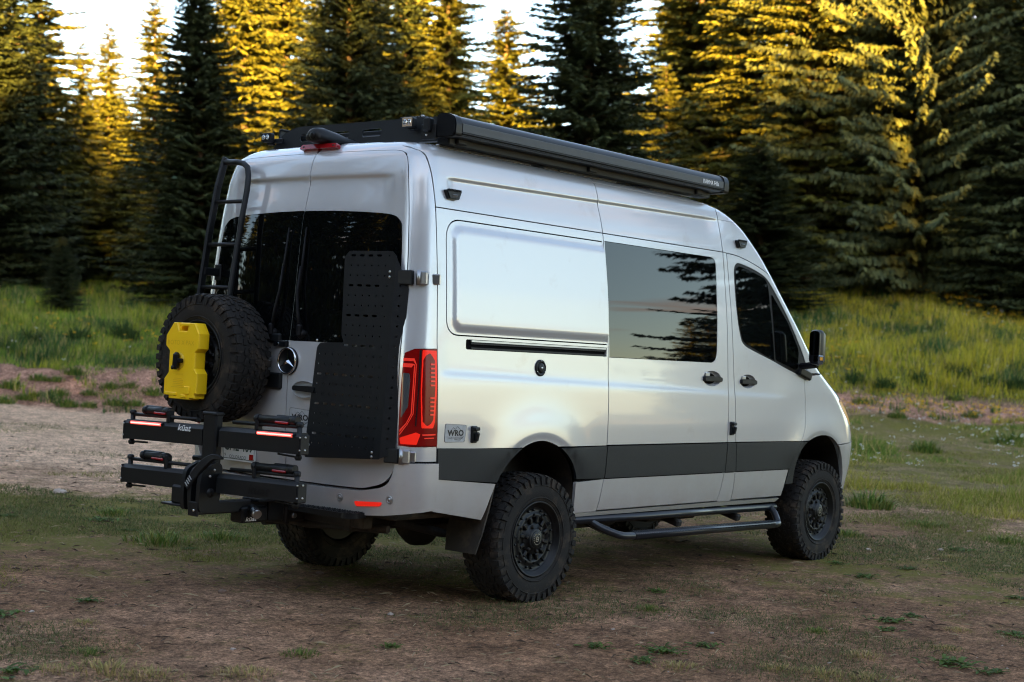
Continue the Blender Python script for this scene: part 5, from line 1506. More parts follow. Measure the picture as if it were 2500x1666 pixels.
# number plate
yp = .418; xp = onrear(.42, .80)[0] - .022
b = MB(); b.prism(rounded([(-.155, -.079), (.155, -.079), (.155, .079), (-.155, .079)], .014, 4), (xp, yp, .862), (0, -1, 0), (0, 0, 1), (-1, 0, 0), .004); b.box((xp + .012, yp, .862), (.02, .28, .14), None, .003)
pl = b.build('number_plate', M['plate'], van)
b = MB()
o_ = rounded([(-.146, -.069), (.146, -.069), (.146, .069), (-.146, .069)], .010, 4); i_ = [(p[0] * .975, p[1] * .95) for p in o_]; k = len(o_)
V = [(xp - .0048, yp - p[0], .862 + p[1]) for p in o_ + i_]; b.add(V, [(i, (i + 1) % k, k + (i + 1) % k, k + i) for i in range(k)]); b.build('plate_border', M['plate_grn'], pl)
text_mesh('CHL\u00b7409', .098, (xp - .004, yp + .005, .875), (0, -1, 0), (0, 0, 1), (-1, 0, 0), M['plate_grn'], 'lettering', pl, .0014, squash=.76, offset=.0012)
text_mesh('COLORADO', .030, (xp - .004, yp + .008, .806), (0, -1, 0), (0, 0, 1), (-1, 0, 0), M['plate_grn'], 'lettering', pl, .0014, squash=.95)
text_mesh('9', .030, (xp - .004, yp + .128, .813), (0, -1, 0), (0, 0, 1), (-1, 0, 0), M['plate_grn'], 'lettering', pl, .0014)
b = MB(); b.prism([(.100, -.064), (.136, -.064), (.136, -.030), (.100, -.030)], (xp - .004, yp, .862), (0, -1, 0), (0, 0, 1), (-1, 0, 0), .0015); b.build('plate_sticker', M['red_dark'], pl)

# ladder on the left door
lad = empty('ladder', (0, 0, 0)); lad.parent = van; lad.location = -Vector(ORG[van.name]); ORG[lad.name] = np.zeros(3)
def lx(z): return float(np.interp(z, [1.2, 1.6, 2.2, 2.55, 2.72], [-1.345, -1.335, -1.262, -1.205, -1.155]))
yl, yr_ = .795, .505
b = MB()
top = [(lx(2.0), yr_, 2.0), (lx(2.3), yr_, 2.3), (lx(2.48), yr_, 2.48), (lx(2.56), yr_ + .012, 2.565), (lx(2.62), yr_ + .045, 2.625), (lx(2.65), yr_ + .095, 2.652), (lx(2.66), yr_ + .15, 2.662), (lx(2.66), yl - .01, 2.668)]
b.tube([(lx(1.25), yr_, 1.25), (lx(1.6), yr_, 1.6)] + top, .0185, 12); b.build('ladder_rail', M['black'], lad)
b = MB()
for z0, z1 in ((1.25, 1.7), (1.7, 2.2), (2.2, 2.5), (2.5, 2.695)):
    a, c = np.array([lx(z0), yl, z0]), np.array([lx(z1), yl, z1]); b.box((a + c) / 2, (.045, .026, np.linalg.norm(c - a) + .006), Euler((0, math.atan2(c[0] - a[0], c[2] - a[2]), 0)), .005)
b.build('ladder_rail', M['black'], lad)
for z in (1.585, 1.858, 2.13, 2.405):
    b = MB(); b.tube([(lx(z), yr_, z), (lx(z), yl, z)], .013, 10); b.build('rung', M['black'], lad)
for (y, z) in ((yr_, 1.66), (yl, 1.96)):
    q = onrear(y, z); b = MB(); b.box(((q[0] + lx(z)) / 2, y, z), (abs(lx(z) - q[0]) + .01, .035, .05), None, .006)
    b.box((q[0] - .008, y, z), (.014, .06, .10), None, .004); b.build('ladder_bracket', M['black'], lad)

# perforated storage panel on the right door, hung on the hinges
pn = np.array([onrear(-.55, 1.5)[0]])
mo = empty('storage_panel', (0, 0, 0)); mo.parent = van; mo.location = -Vector(ORG[van.name]); ORG[mo.name] = np.zeros(3)
XM0, XM1 = -1.302, -1.245                          # panel plane at z=.85 and z=2.1
mv = np.array([XM1 - XM0, 0, 1.25]); mv /= np.linalg.norm(mv)
mu = np.array([.075, -1, 0.0]); mu /= np.linalg.norm(mu)
mn = np.cross(mv, mu); mn = mn if mn[0] < 0 else -mn
def mo_pt(y, z):                                   # photo coordinates of the sheet -> sheet coordinates
    return (-(y + .20), z - .86)
out = rounded([mo_pt(-.24, .865), mo_pt(-.815, .90), mo_pt(-.815, 2.065), mo_pt(-.78, 2.095), mo_pt(-.455, 2.095), mo_pt(-.42, 2.06), mo_pt(-.445, 1.60), mo_pt(-.47, 1.555), mo_pt(-.285, 1.548), mo_pt(-.262, 1.52), mo_pt(-.232, .90)], .012, 3)
holes = []
def hole(u, v, w, h): holes.append(rrect(u - w / 2, v - h / 2, u + w / 2, v + h / 2, h * .48, 2))
row = 0
for k in range(20):
    v = .955 + k * .0586 - .86
    z = v + .86
    left = .085 if z < 1.52 else .275
    if k % 3 == 1:
        u = left + .012
        while u < .50:
            hole(u, v, .038, .013); u += .066
        hole(.56, v, .010, .010)
    else:
        u = left
        while u < .59:
            hole(u, v, .010, .011); u += .0525
mo_o = np.array([XM0, -.20, .86])
sheet('panel_sheet', out, holes, mo_o, mu, mv, mn, .004, M['black'], mo)
# folded right edge
fo = mo_o + mu * .615 * 1.0
fu = np.array([.62, -.78, 0]); fu /= np.linalg.norm(fu); fn = np.cross(mv, fu); fn = fn if fn[0] < 0 else -fn
hl = [rrect(.036 - .006, v - .006, .036 + .006, v + .006, .0055, 2) for v in np.arange(.10, 1.05, .0586)]
sheet('panel_flange', [(0, .045), (.085, .075), (.085, 1.02), (.070, 1.06), (.0, 1.20)], hl, fo, fu, mv, fn, .004, M['black'], mo)
b = MB()
for (u, v) in ((.575, 1.115), (.575, 1.085), (.555, .075), (.555, .05), (.065, .08), (.06, .70)):
    disc(b, mo_o + mu * u + mv * v, mn, [(.0085, 0), (.008, .005), (.004, .007), (0, .007)], 8)
b.build('panel_bolt', M['bolt'], mo, kind='stuff')
# door hinges with their brackets
for z in (1.945, .925):
    b = MB(); p = onrear(-.875, z); q = onrear(-.945, z)
    b.box((p[0] - .022, -.862, z), (.035, .095, .085), Euler((0, 0, .25)), .006)
    o = b.build('hinge_bracket', M['black'], van)
    b = MB(); q = onrear(-.928, z, .012); b.box(np.array(q), (.045, .062, .080), Euler((0, 0, .5)), .008); q2 = onrear(-.912, z, .030); b.tube([q2 - [0, 0, .043], q2 + [0, 0, .043]], .013, 12); b.box(onrear(-.955, z, .006), (.03, .05, .06), Euler((0, 0, .7)), .006)
    b.build('hinge', M['alu'], o)
for z in (1.945, .925):
    b = MB(); q = onrear(.945, z); b.box(np.array(q) + [-.012, -.005, 0], (.05, .05, .080), Euler((0, 0, -.6)), .008); b.build('hinge', M['alu'], van)

# rear step and tow bar
b = MB()
poly = rounded([(-.12, 0), (-.66, 0), (-.67, .10), (-.62, .16), (-.15, .16), (-.12, .12)], .03, 4)
b.prism([(p[0], p[1]) for p in poly], (-1.17, 0, .545), (0, 1, 0), (-1, 0, 0), (0, 0, 1), .032)
st = b.build('rear_step', M['black'], van)
b = MB()
for i in range(24):
    for j in range(6): b.box((-1.20 - j * .022, -.15 - i * .0215 - (j % 2) * .01, .579), (.014, .006, .006), Euler((0, 0, .8 * (1 if (i + j) % 2 else -1))), .001)
b.build('step_tread', M['black'], st, kind='stuff')
b = MB(); b.box((-1.12, 0, .50), (.30, .09, .09), None, .01); b.box((-1.05, 0, .50), (.09, 1.1, .08), None, .01)
b.box((-1.24, 0, .50), (.04, .115, .115), None, .008); b.build('tow_bar', M['under'], van)
b = MB()
for y in (-.08, .085): b.tube([(-1.22, y, .50), (-1.22, y * 1.25, .50)], .016, 10)
b.tube([(-1.0, .30, .47), (-1.16, .36, .455), (-1.22, .38, .45)], .034, 12)
b.build('exhaust_tip', M['alu'], van)
# ------------------------------------------------------------------ spare wheel on the left door
SPS = .965
sw = empty('spare_wheel', (-1.44, .475, 1.415), 'muddy full-size spare wheel bolted upright on the back door of the van', 'spare wheel')
rim_ = spare_src
rim_.parent = sw; rim_.location = (0, 0, 0)
rim_.scale = (SPS, SPS, SPS)
rim_.rotation_euler = (0, .35, -PI / 2)            # outer face (-y) turned to face -x
b = MB(); b.box((-1.275, .475, 1.415), (.07, .30, .34), None, .02); b.box((-1.255, .42, 1.30), (.03, .75, .10), None, .01); b.box((-1.255, .42, 1.56), (.03, .70, .06), None, .01); b.lathe([(.12, -.08), (.12, .06), (0, .06)], (-1.33, .475, 1.415), 'x', 20, sgn=-1)
b.build('carrier', M['black'], sw)

# ------------------------------------------------------------------ fuel container strapped to the spare wheel
fc = empty('fuel_container', (-1.60, .50, 1.17), 'yellow plastic fuel pack held on the spare wheel by a black knob', 'fuel container')
cy, cz = .492, 1.395
half = [(-.155, -.225 + .05), (-.155, -.155), (-.115, -.085), (-.115, .055), (-.155, .085), (-.155, .145), (-.085, .225)]   # not symmetric: both sides given below
poly = [(-.150, -.200), (-.150, -.115), (-.112, -.075), (-.112, .055), (-.150, .085), (-.150, .150), (-.085, .228), (-.052, .228), (-.030, .178), (.045, .178), (.068, .228), (.115, .228), (.158, .165), (.158, .075), (.130, .050), (.130, -.045), (.158, -.075), (.158, -.195), (.140, -.195), (.140, -.225), (.095, -.225), (.095, -.235), (-.100, -.235), (-.100, -.215), (-.150, -.215)]
X0, X1 = -1.588, -1.672
def can_pt(p, x): return (x, cy - p[0], cz + p[1])
b = MB()
inner = []
c = np.array([0, 0])
k = len(poly)
rp = np.array(poly)
def inset(P, d):
    P = np.array(P); n = len(P); out = []
    for i in range(n):
        a, q, e = P[i - 1], P[i], P[(i + 1) % n]
        d0 = (q - a) / np.linalg.norm(q - a); d1 = (e - q) / np.linalg.norm(e - q)
        n0 = np.array([-d0[1], d0[0]]); n1 = np.array([-d1[1], d1[0]])
        m = n0 + n1; m = m / max(np.linalg.norm(m) ** 2, .3) * 2 / 1.0
        out.append(q + m * d * .5 * 1.0)
    return np.array(out)
ar = (rp[:, 0] * np.roll(rp[:, 1], -1) - np.roll(rp[:, 0], -1) * rp[:, 1]).sum()
sgn_ = 1 if ar > 0 else -1
rings = [(inset(rp, sgn_ * .007), X0), (rp, X0 - .008), (rp, X1 + .010), (inset(rp, sgn_ * .003), X1 + .003), (inset(rp, sgn_ * .009), X1)]
V = []; F = []
for P, x in rings: V += [can_pt(p, x) for p in P]
for j in range(4):
    for i in range(k): F.append((j * k + i, j * k + (i + 1) % k, (j + 1) * k + (i + 1) % k, (j + 1) * k + i))
b.add(V, F)
V2, T, LP = cdt([tuple(p) for p in rings[-1][0]], [], None)
b.add([can_pt(p, X1) for p in V2], [tuple(t) for t in T.tolist()]); b.add([can_pt(p, X0) for p in cdt([tuple(p) for p in rings[0][0]], [], None)[0]], [tuple(t) for t in cdt([tuple(p) for p in rings[0][0]], [], None)[1].tolist()])
b.build('container_body', M['yellow'], fc)
b = MB()                                           # carrying handle bridging the notch
b.box((-1.630, cy - .008, cz + .217), (.052, .115, .022), None, .006)
b.box((-1.630, cy + .040, cz + .196), (.050, .018, .045), Euler((.5, 0, 0)), .004); b.box((-1.630, cy - .056, cz + .196), (.050, .018, .045), Euler((-.5, 0, 0)), .004)
b.build('handle', M['yellow'], fc)
b = MB(); disc(b, (X1 - .0005, cy + .012, cz - .005), (-1, 0, 0), [(.052, -.004), (.050, .0015), (0, .0015)], 28); b.build('knob_recess', M['yellow_dk'], fc)
b = MB(); b.box((X1 - .022, cy + .016, cz - .005), (.042, .040, .105), Euler((.06, 0, 0)), .014); b.box((X1 - .018, cy - .018, cz - .002), (.030, .034, .028), None, .006); disc(b, (X1 - .044, cy + .016, cz - .045), (-1, 0, 0), [(.013, 0), (.012, .005), (0, .006)], 12)
b.build('knob', M['gloss'], fc)
text_mesh('ROTO X PAX', .040, (X1, cy + .005, cz + .105), (0, -1, 0), (0, 0, 1), (-1, 0, 0), M['yellow_dk'], 'lettering', fc, .0012, squash=1.05)
text_mesh('GASOLINE', .015, (X1, cy + .005, cz - .085), (0, -1, 0), (0, 0, 1), (-1, 0, 0), M['yellow_dk'], 'lettering', fc, .0010)
b = MB()
for k_ in range(6):
    w = (.075, .10, .10, .085, .10, .13)[k_]; b.box((X1 - .001, cy + .012, cz - .110 - k_ * .0105), (.0022, w, .0025), None, .0)
b.build('embossed_text', M['yellow_dk'], fc, kind='stuff')
b = MB()                                           # moulded ribs: side recess, base step
b.box((X1 - .002, cy - .075, cz - .178), (.012, .055, .050), None, .006); b.box((X1 - .002, cy + .075, cz - .205), (.010, .110, .020), None, .004); b.box((X1 - .002, cy - .045, cz - .215), (.010, .05, .02), None, .004)
b.build('moulded_rib', M['yellow'], fc, kind='stuff')

# ------------------------------------------------------------------ folded hitch bike rack
br = empty('bike_rack', (-1.82, 0, .50), 'black folding hitch bike rack with two crossbeams and glowing red strips', 'bike rack')
XB = -1.82
def beam(z0, z1, zl, name):
    """extruded beam with a chamfered upper edge; zl its rise towards the right end"""
    b = MB()
    h = z1 - z0
    sec = [(0, 0), (0, h * .80), (.022, h), (.058, h), (.066, h * .9), (.066, .012), (.056, 0)]
    for (y0, y1) in ((.812, .07), (-.078, -.752)):
        V = []
        for y in (y0, y1):
            zo = z0 - zl * y
            for (x, z) in sec: V.append((XB + x, y, zo + z))
        n = len(sec)
        F = [(i, (i + 1) % n, n + (i + 1) % n, n + i) for i in range(n)] + [tuple(range(n))[::-1], tuple(n + i for i in range(n))]
        b.add(V, F)
    return b.build(name, M['black'], br)
def zl_at(y, zl): return -zl * y
bu = beam(.918, 1.035, .020, 'crossbeam'); bl = beam(.655, .765, .022, 'crossbeam')
for (z0, z1, zl, p) in ((.918, 1.035, .020, bu), (.655, .765, .022, bl)):
    for sg in (-1, 1):
        y = .818 if sg > 0 else -.758
        b = MB(); b.box((XB + .033, y, z0 - zl * y + .052), (.070, .012, .112), None, .008); b.build('end_plate', M['black'], p)
        b = MB()
        for dz in (.022, .092): disc(b, (XB + .010, y + sg * .0, z0 - zl * y + dz), (-1, 0, 0), [(.006, .008), (.005, .013), (0, .013)], 8)
        for dz in (.022, .092): disc(b, (XB + .035, y + sg * .006, z0 - zl * y + dz), (0, sg, 0), [(.007, 0), (.006, .004), (0, .004)], 8)
        b.build('end_bolt', M['bolt'], p, kind='stuff')
        # arm strut along the top of the beam: pivot posts, tube, ratchet handle
        yo = .775 if sg > 0 else -.715
        b = MB()
        zt = z1 - zl * yo
        b.tube([(XB + .034, yo, z0 - zl * yo - .035), (XB + .034, yo, zt + .045)], .015, 10); b.lathe([(.020, 0), (.022, .012), (.016, .022), (0, .024)], (XB + .034, yo, zt + .035), 'z', 12); b.lathe([(.020, 0), (.022, .012), (.014, .022), (0, .024)], (XB + .034, yo, z0 - zl * yo - .012), 'z', 12, sgn=-1)
        b.tube([(XB + .034, yo, zt + .032), (XB + .034, sg * .16, z1 - zl * sg * .16 + .030)], .011, 8)
        b.tube([(XB + .052, yo, zt + .032), (XB + .052, sg * .16, z1 - zl * sg * .16 + .026)], .009, 8)
        b.tube([(XB + .03, yo, z0 - zl * yo - .018), (XB + .03, yo - sg * .16, z0 - zl * yo - .012)], .006, 6)
        o = b.build('hold_arm', M['black'], p)
        ya, yb_ = (.66, .415) if sg > 0 else (-.385, -.695)
        b = MB()
        za, zb = z1 - zl * ya + .062, z1 - zl * yb_ + .062
        b.tube([(XB + .035, ya, za), (XB + .035, yb_, zb)], .0215, 12)
        b.tube([(XB + .035, ya, za), (XB + .035, ya - sg * .03, za)], .0245, 12); b.tube([(XB + .035, yb_ + .05 * (1 if sg > 0 else 1), zb), (XB + .035, yb_, zb)], .024, 12)
        b.box((XB + .06, (ya + yb_) / 2 + sg * .05, (za + zb) / 2 + .014), (.05, .17, .024), None, .01)
        yk = yb_ if sg > 0 else ya
        b.box((XB + .035, yk + (.0 if sg > 0 else .01), z1 - zl * yk + .034), (.045, .032, .085), None, .008)
        b.build('ratchet_handle', M['black'], p)
        b = MB(); b.box((XB + .012, (ya + yb_) / 2 - .05, (za + zb) / 2 - .012), (.012, .11, .013), None, .004); b.build('release_trigger', M['red_brk'], p)
for (y0, y1) in ((.755, .445), (-.40, -.705)):
    zc = 1.018 - .020 * (y0 + y1) / 2
    b = MB(); b.box((XB + .004, (y0 + y1) / 2, zc), (.020, abs(y1 - y0), .019), Euler((-.020, 0, 0)), .006); ts = b.build('tail_strip', M['red_lit'], br)
    b = MB(); b.box((XB - .0065, (y0 + y1) / 2, zc), (.004, abs(y1 - y0) - .03, .008), Euler((-.020, 0, 0)), .001); b.build('strip_core', M['lit_core'], ts)
    b = MB()
    for y in (y0, y1): b.box((XB + .005, y, 1.018 - .020 * y), (.022, .020, .024), None, .006)
    b.build('strip_cap', M['gloss'], br)
b = MB(); b.box((XB + .026, .010, .955), (.056, .120, .315), None, .010); b.box((XB + .026, .010, 1.105), (.066, .128, .020), None, .006); b.build('centre_post', M['black'], br)
b = MB(); b.box((XB + .19, .20, .90), (.05, .055, .20), None, .008); b.tube([(XB + .17, .225, .825), (XB + .15, .32, .822)], .016, 10); b.build('lock_lever', M['black'], br)
b = MB()                                           # tilt pivot casting, two cheek plates
ch = rounded([(-.03, .80), (.08, .845), (.11, .82), (.11, .68), (.09, .575), (-.04, .555), (-.05, .64), (-.045, .74)], .03, 5)
for y in (.085, .02, -.055): b.prism(ch, (XB - .05, y, -.012), (1, 0, 0), (0, 0, 1), (0, 1, 0), .032)
b.lathe([(.0, -.003), (.026, 0), (.028, .010), (.028, .16), (.026, .175), (0, .18)], (XB - .02, -.06, .655), 'y', 22)
b.box((XB + .0, .03, .69), (.08, .15, .16), None, .02)
b.build('tilt_pivot', M['black'], br)
b = MB()
for (y, z, x) in ((-.058, .75, -.03), (-.058, .785, .0), (.12, .76, -.02)): disc(b, (XB + x, y, z), (-.7, -.7 if y < 0 else .7, 0), [(.008, 0), (.007, .006), (0, .006)], 10)
disc(b, (XB + .06, -.07, .665), (-.3, -1, 0), [(.022, 0), (.020, .010), (.01, .014), (0, .014)], 14)
disc(b, (XB - .105, -.02, .555), (-1, 0, 0), [(.008, 0), (.006, .004), (0, .005)], 10)
b.build('pivot_bolt', M['bolt'], br, kind='stuff')
b = MB()                                           # foot lever
pts = catmull([(XB - .045, -.175, .862), (XB - .062, -.115, .866), (XB - .078, -.045, .815), (XB - .088, .025, .735), (XB - .092, .062, .682)], 8)
V = []; n_ = len(pts)
for i, p in enumerate(pts):
    d = np.array(pts[min(i + 1, n_ - 1)]) - np.array(pts[max(i - 1, 0)]); d /= np.linalg.norm(d); s_ = np.cross(d, [-1, 0, 0]); f = i / (n_ - 1)
    w = .008 + .030 * min(1, f * 2.2); t = .010 + .006 * f
    for (u_, q_) in ((-1, -.6), (-.8, -1), (.8, -1), (1, -.6), (1, 1), (-1, 1)): V.append(np.array(p) + s_ * w * u_ * .72 + np.array([1, 0, 0]) * t * q_)
F = [(i * 6 + k, i * 6 + (k + 1) % 6, i * 6 + 6 + (k + 1) % 6, i * 6 + 6 + k) for i in range(n_ - 1) for k in range(6)] + [tuple(range(6))[::-1], tuple((n_ - 1) * 6 + k for k in range(6))]
b.add(V, F)
lev = b.build('foot_lever', M['black'], br)
b = MB()
for k_ in range(4): b.box((XB - .108, .022 + k_ * .011, .738 - k_ * .0135), (.006, .030, .006), Euler((.75, 0, 0)), .001)
b.build('lever_grip', M['silver_dk'], lev)
b = MB(); b.box((-1.58, 0, .565), (.66, .072, .072), None, .008); b.box((-1.91, .0, .562), (.018, .082, .082), None, .004); b.build('receiver_tube', M['black'], br)
b = MB(); b.box((-1.50, -.005, .515), (.20, .115, .095), None, .012); b.box((-1.36, -.02, .60), (.30, .15, .02), None, .004); b.box((-1.33, 0, .53), (.12, .12, .13), None, .01); b.tube([(-1.53, -.06, .555), (-1.545, -.125, .53)], .026, 14)
b.build('hitch_head', M['black'], br)
b = MB(); b.tube([(-1.538, -.09, .542), (-1.547, -.135, .523)], .0275, 14); b.build('hitch_pin', M['alu'], br)
K = [((XB, .235, 1.005), .050, M['white']), ((XB - .001, -.44, .705), .075, M['gloss'])]
for (p, s, m_) in K:
    text_mesh('k\u00fcat', s, (XB - (.0005 if m_ is M['gloss'] else .002), p[1], p[2]), (0, -1, 0), (0, 0, 1), (-1, 0, 0), m_, 'lettering', bu if p[2] > .9 else bl, .0015, shear=.25, squash=1.35, offset=.001)
text_mesh('k\u00fcat', .036, (-1.535, -.063, .490), (1, 0, 0), (0, 0, 1), (0, -1, 0), M['white'], 'lettering', br, .0015, shear=.25, squash=1.3, offset=.001)
b = MB(); b.box((XB + .03, .235, .615), (.09, .155, .11), None, .012); b.box((XB + .02, .265, .557), (.12, .20, .012), None, .003); b.build('wheel_tray', M['black'], br)

# ------------------------------------------------------------------ roof rack
rk = empty('roof_rack', (0, 0, 2.78), 'low black roof rack with slotted rear fairing on the van roof', 'roof rack')
hs = [rrect(u0, .052, u0 + .155, .098, .022, 5) for u0 in (.30, .575, .845)]
hs = [rrect(.265, .048, .425, .100, .024, 5), rrect(.545, .048, .715, .100, .024, 5), rrect(.83, .050, 1.00, .102, .024, 5)]
sheet('rear_fairing', rounded([(0, 0), (1.46, 0), (1.46, .150), (.22, .150), (.10, .115)], [.0, .01, .02, .08, .06], 5), hs, (-.835, .735, 2.782), (0, -1, 0), (.10, 0, .995), (-1, 0, .1), .005, M['black'], rk)
for sg in (-1, 1):
    b = MB(); b.box((.72, sg * .70, 2.865), (3.05, .012, .12), None, .004); b.box((.72, sg * .69, 2.925), (3.05, .03, .012), None, .004); b.build('side_rail', M['black'], rk)
for k_ in range(9):
    b = MB(); b.box((-.60 + k_ * .34, 0, 2.895), (.05, 1.38, .028), None, .004); b.build('slat', M['black'], rk)
b = MB()
for x in (-.6, .6, 1.8):
    for sg in (-1, 1): b = MB(); b.box((x, sg * .68, 2.80), (.10, .05, .06), None, .008); b.build('rack_foot', M['black'], rk)
b = MB(); V = []; F = []                            # ribbed vent cover showing above the fairing
b.box((-.45, -.33, 2.945), (.34, .26, .055), None, .02)
for k_ in range(9): b.box((-.61, -.23 - k_ * .024, 2.955), (.05, .010, .055), None, .004)
b.build('roof_vent', M['clad'], rk)
for (y, z, x) in ((-.555, 2.893, -.872), (.715, 2.862, -.872)):
    o = MB(); o.box((x - .012, y, z), (.045, .088, .062), Euler((0, 0, .0)), .010); o.box((x + .015, y, z - .035), (.03, .05, .02), None, .004); o.box((x + .02, y - (0.05 if y > 0 else -.0), z - .02), (.02, .12 if y > 0 else .05, .03), None, .004)
    pod = o.build('light_pod', M['black'], rk)
    o = MB(); o.box((x - .036, y, z), (.004, .080, .054), None, .002); o.build('bezel', M['tan'] if y < 0 else M['gloss'], pod)
    o = MB()
    for dy in (-.018, .018):
        disc(o, (x - .038, y + dy, z), (-1, 0, 0), [(.017, 0), (.015, .002), (.004, -.001), (.0, .003)], 18)
    for dy in (-.018, .018):
        for a in (.78, 2.36, 3.93, 5.5): o.box((x - .0405, y + dy + .010 * math.cos(a), z + .010 * math.sin(a)), (.003, .010, .010), Euler((a, 0, 0)), .001)
    o.build('led', M['chrome'], pod, kind='stuff')

# ------------------------------------------------------------------ awning
aw = empty('awning', (.6, -.86, 2.86), 'long dark cassette awning closed along the roof edge of the van', 'awning')
ax0, ax1 = -.90, 2.075
AZ = lambda z: 2.854 + (z - 2.865) * .86
sec = [(-.93, 2.795), (-.952, 2.802), (-.957, 2.815), (-.957, 2.884), (-.955, 2.892), (-.945, 2.912), (-.925, 2.930), (-.895, 2.941), (-.86, 2.943), (-.82, 2.935), (-.80, 2.915), (-.80, 2.80), (-.82, 2.792)]
b = MB(); V = []; n = len(sec)
for x in (ax0 + .03, ax1 - .05):
    for (y, z) in sec: V.append((x, y, AZ(z)))
S = [i not in (0, 1, 2, 12, 11) for i in range(n)]
b.add(V, [(i, (i + 1) % n, n + (i + 1) % n, n + i) for i in range(n)], S); b.build('cassette', M['awn_case'], aw)
b = MB(); b.box(((ax0 + ax1) / 2 - .01, -.959, AZ(2.853)), (ax1 - ax0 - .10, .006, .050), None, .002); b.build('front_board', M['awn_front'], aw)
b = MB()
for (z, y) in ((2.816, -.960), (2.803, -.956)): b.box(((ax0 + ax1) / 2 - .01, y, AZ(z)), (ax1 - ax0 - .09, .010, .008), None, .003)
b.build('lead_rail', M['awn_case'], aw)
cs = rounded([(-.808, 2.785), (-.963, 2.788), (-.966, 2.88), (-.95, 2.925), (-.89, 2.952), (-.81, 2.948)], [.02, .025, .05, .05, .05, .03], 5)
for (x, t) in ((ax0 - .02, .05), (ax1 - .055, .06)):
    b = MB(); b.prism([(p[0], AZ(p[1])) for p in cs], (x, 0, 0), (0, 1, 0), (0, 0, 1), (1, 0, 0), t, False)
    c2 = [(-.885 + (p[0] + .885) * .9, 2.854 + (p[1] - 2.865) * .78) for p in cs]
    b.prism(c2, (x - .008, 0, 0), (0, 1, 0), (0, 0, 1), (1, 0, 0), t + .016, False)
    b.build('end_cap', M['gloss'], aw)
for x in (-.75, .55, 1.85):
    b = MB(); b.box((x, -.80, 2.79), (.09, .14, .06), None, .008); b.box((x, -.735, 2.85), (.09, .02, .14), None, .004); b.build('mount_bracket', M['black'], aw)
b = MB(); b.box((.58, -.80, 2.776), (2.86, .10, .05), None, .006); b.build('shade_strip', M['black'], aw)  # dark strip added to stand in for the shade under the awning
b = MB()
b.box((-.945, -.765, 2.86), (.05, .055, .085), None, .010); b.box((-.93, -.76, 2.82), (.02, .12, .09), None, .004)
b.build('mount_bracket', M['black'], aw)
b = MB()
for (y, z) in ((-.735, 2.91), (-.745, 2.835), (-.78, 2.828), (-.75, 2.80)): disc(b, (-.972 if z > 2.84 else -.942, y, z), (-1, 0, 0), [(.007, -.015), (.006, .004), (0, .004)], 8)
b.build('bracket_bolt', M['bolt'], aw, kind='stuff')
text_mesh('FIAMMA F45s', .040, (1.84, -.962, AZ(2.852)), (1, 0, 0), (0, 0, 1), (0, -1, 0), M['white'], 'lettering', aw, .0015, squash=.92, offset=.001)
for x0, x1 in ((-.86, .02), (.16, .30), (.32, .95), (1.35, 1.9)):
    b = MB(); b.box(((x0 + x1) / 2, onside(.3, 2.82)[1], float(fz(2.82)) + .004), (x1 - x0, .03, .010), None, .004); b.build('gutter_strip', M['silver_dk'], van)
# ------------------------------------------------------------------ single plants and stones on the lot
def at_px(px, py):
    """where the sight line through a photo pixel meets the ground (used only to place things on it)"""
    dr = FWD + RT * (px - 1250) / FPX + UP * (833 - py) / FPX
    t = np.concatenate([np.linspace(5, 70, 1400)]); P = CAM + dr[None] * t[:, None]
    k = np.argmax(P[:, 2] < terr(P[:, 0], P[:, 1])); p = P[k]
    return p[0], p[1]
def tuft_mesh(seed, n, r, h, tint, w=.006, lean=.6, name='blades'):
    g = np.random.default_rng(seed); V = []; F = []; C = []
    for i in range(n):
        a = g.random() * 6.28; q = r * g.random() ** .7; x, y = q * math.cos(a), q * math.sin(a)
        b = a + g.normal(0, .7); hh = h * g.uniform(.45, 1.2) * (1 - .62 * (q / r) ** 1.5); le = lean * g.uniform(.2, 1.2); ww = w * g.uniform(.6, 1.3)
        sx, sy = -math.sin(b) * ww, math.cos(b) * ww; dx, dy = math.cos(b) * hh * le, math.sin(b) * hh * le
        k = len(V)
        V += [(x - sx, y - sy, -.01), (x + sx, y + sy, -.01), (x + dx * .4 - sx * .8, y + dy * .4 - sy * .8, hh * .6), (x + dx * .4 + sx * .8, y + dy * .4 + sy * .8, hh * .6), (x + dx, y + dy, hh * g.uniform(.75, 1.0))]
        F += [(k, k + 1, k + 3, k + 2), (k + 2, k + 3, k + 4)]
        c = np.array(tint[0]) if g.random() < .6 else np.array(tint[1]); C += [c * g.uniform(.6, 1.35)] * 5
    me = mesh_from(name, np.array(V), F, False, None, np.clip(np.array(C), 0, 1)); me.materials.append(M['grass']); return me
def weed_mesh(seed, n, r, tint):
    """low rosette of broad, bent, notched leaves"""
    g = np.random.default_rng(seed); V = []; F = []; C = []
    for i in range(n):
        a = g.random() * 6.28; x0, y0 = g.normal(0, r * .45, 2); L = r * g.uniform(.25, .55); w = L * g.uniform(.14, .26); up = g.uniform(.15, .75)
        d = np.array([math.cos(a), math.sin(a), 0]); s = np.array([-math.sin(a), math.cos(a), 0]); k = len(V)
        P = []
        for f, ww, z in ((0, .25, 0), (.3, .9, up * .30), (.5, .65, up * .42), (.7, .95, up * .45), (1, .05, up * .34)):
            c = np.array([x0, y0, 0]) + d * L * f + np.array([0, 0, z * L + .004]); P += [c - s * w * ww + [0, 0, .25 * w], c, c + s * w * ww + [0, 0, .25 * w]]
        V += [tuple(p) for p in P]
        for j in range(4):
            for q in (0, 1): F.append((k + 3 * j + q, k + 3 * j + q + 1, k + 3 * j + q + 4, k + 3 * j + q + 3))
        C += [np.array(tint) * g.uniform(.55, 1.4)] * 15
    me = mesh_from('leaves', np.array(V), F, False, None, np.clip(np.array(C), 0, 1)); me.materials.append(M['grass']); return me
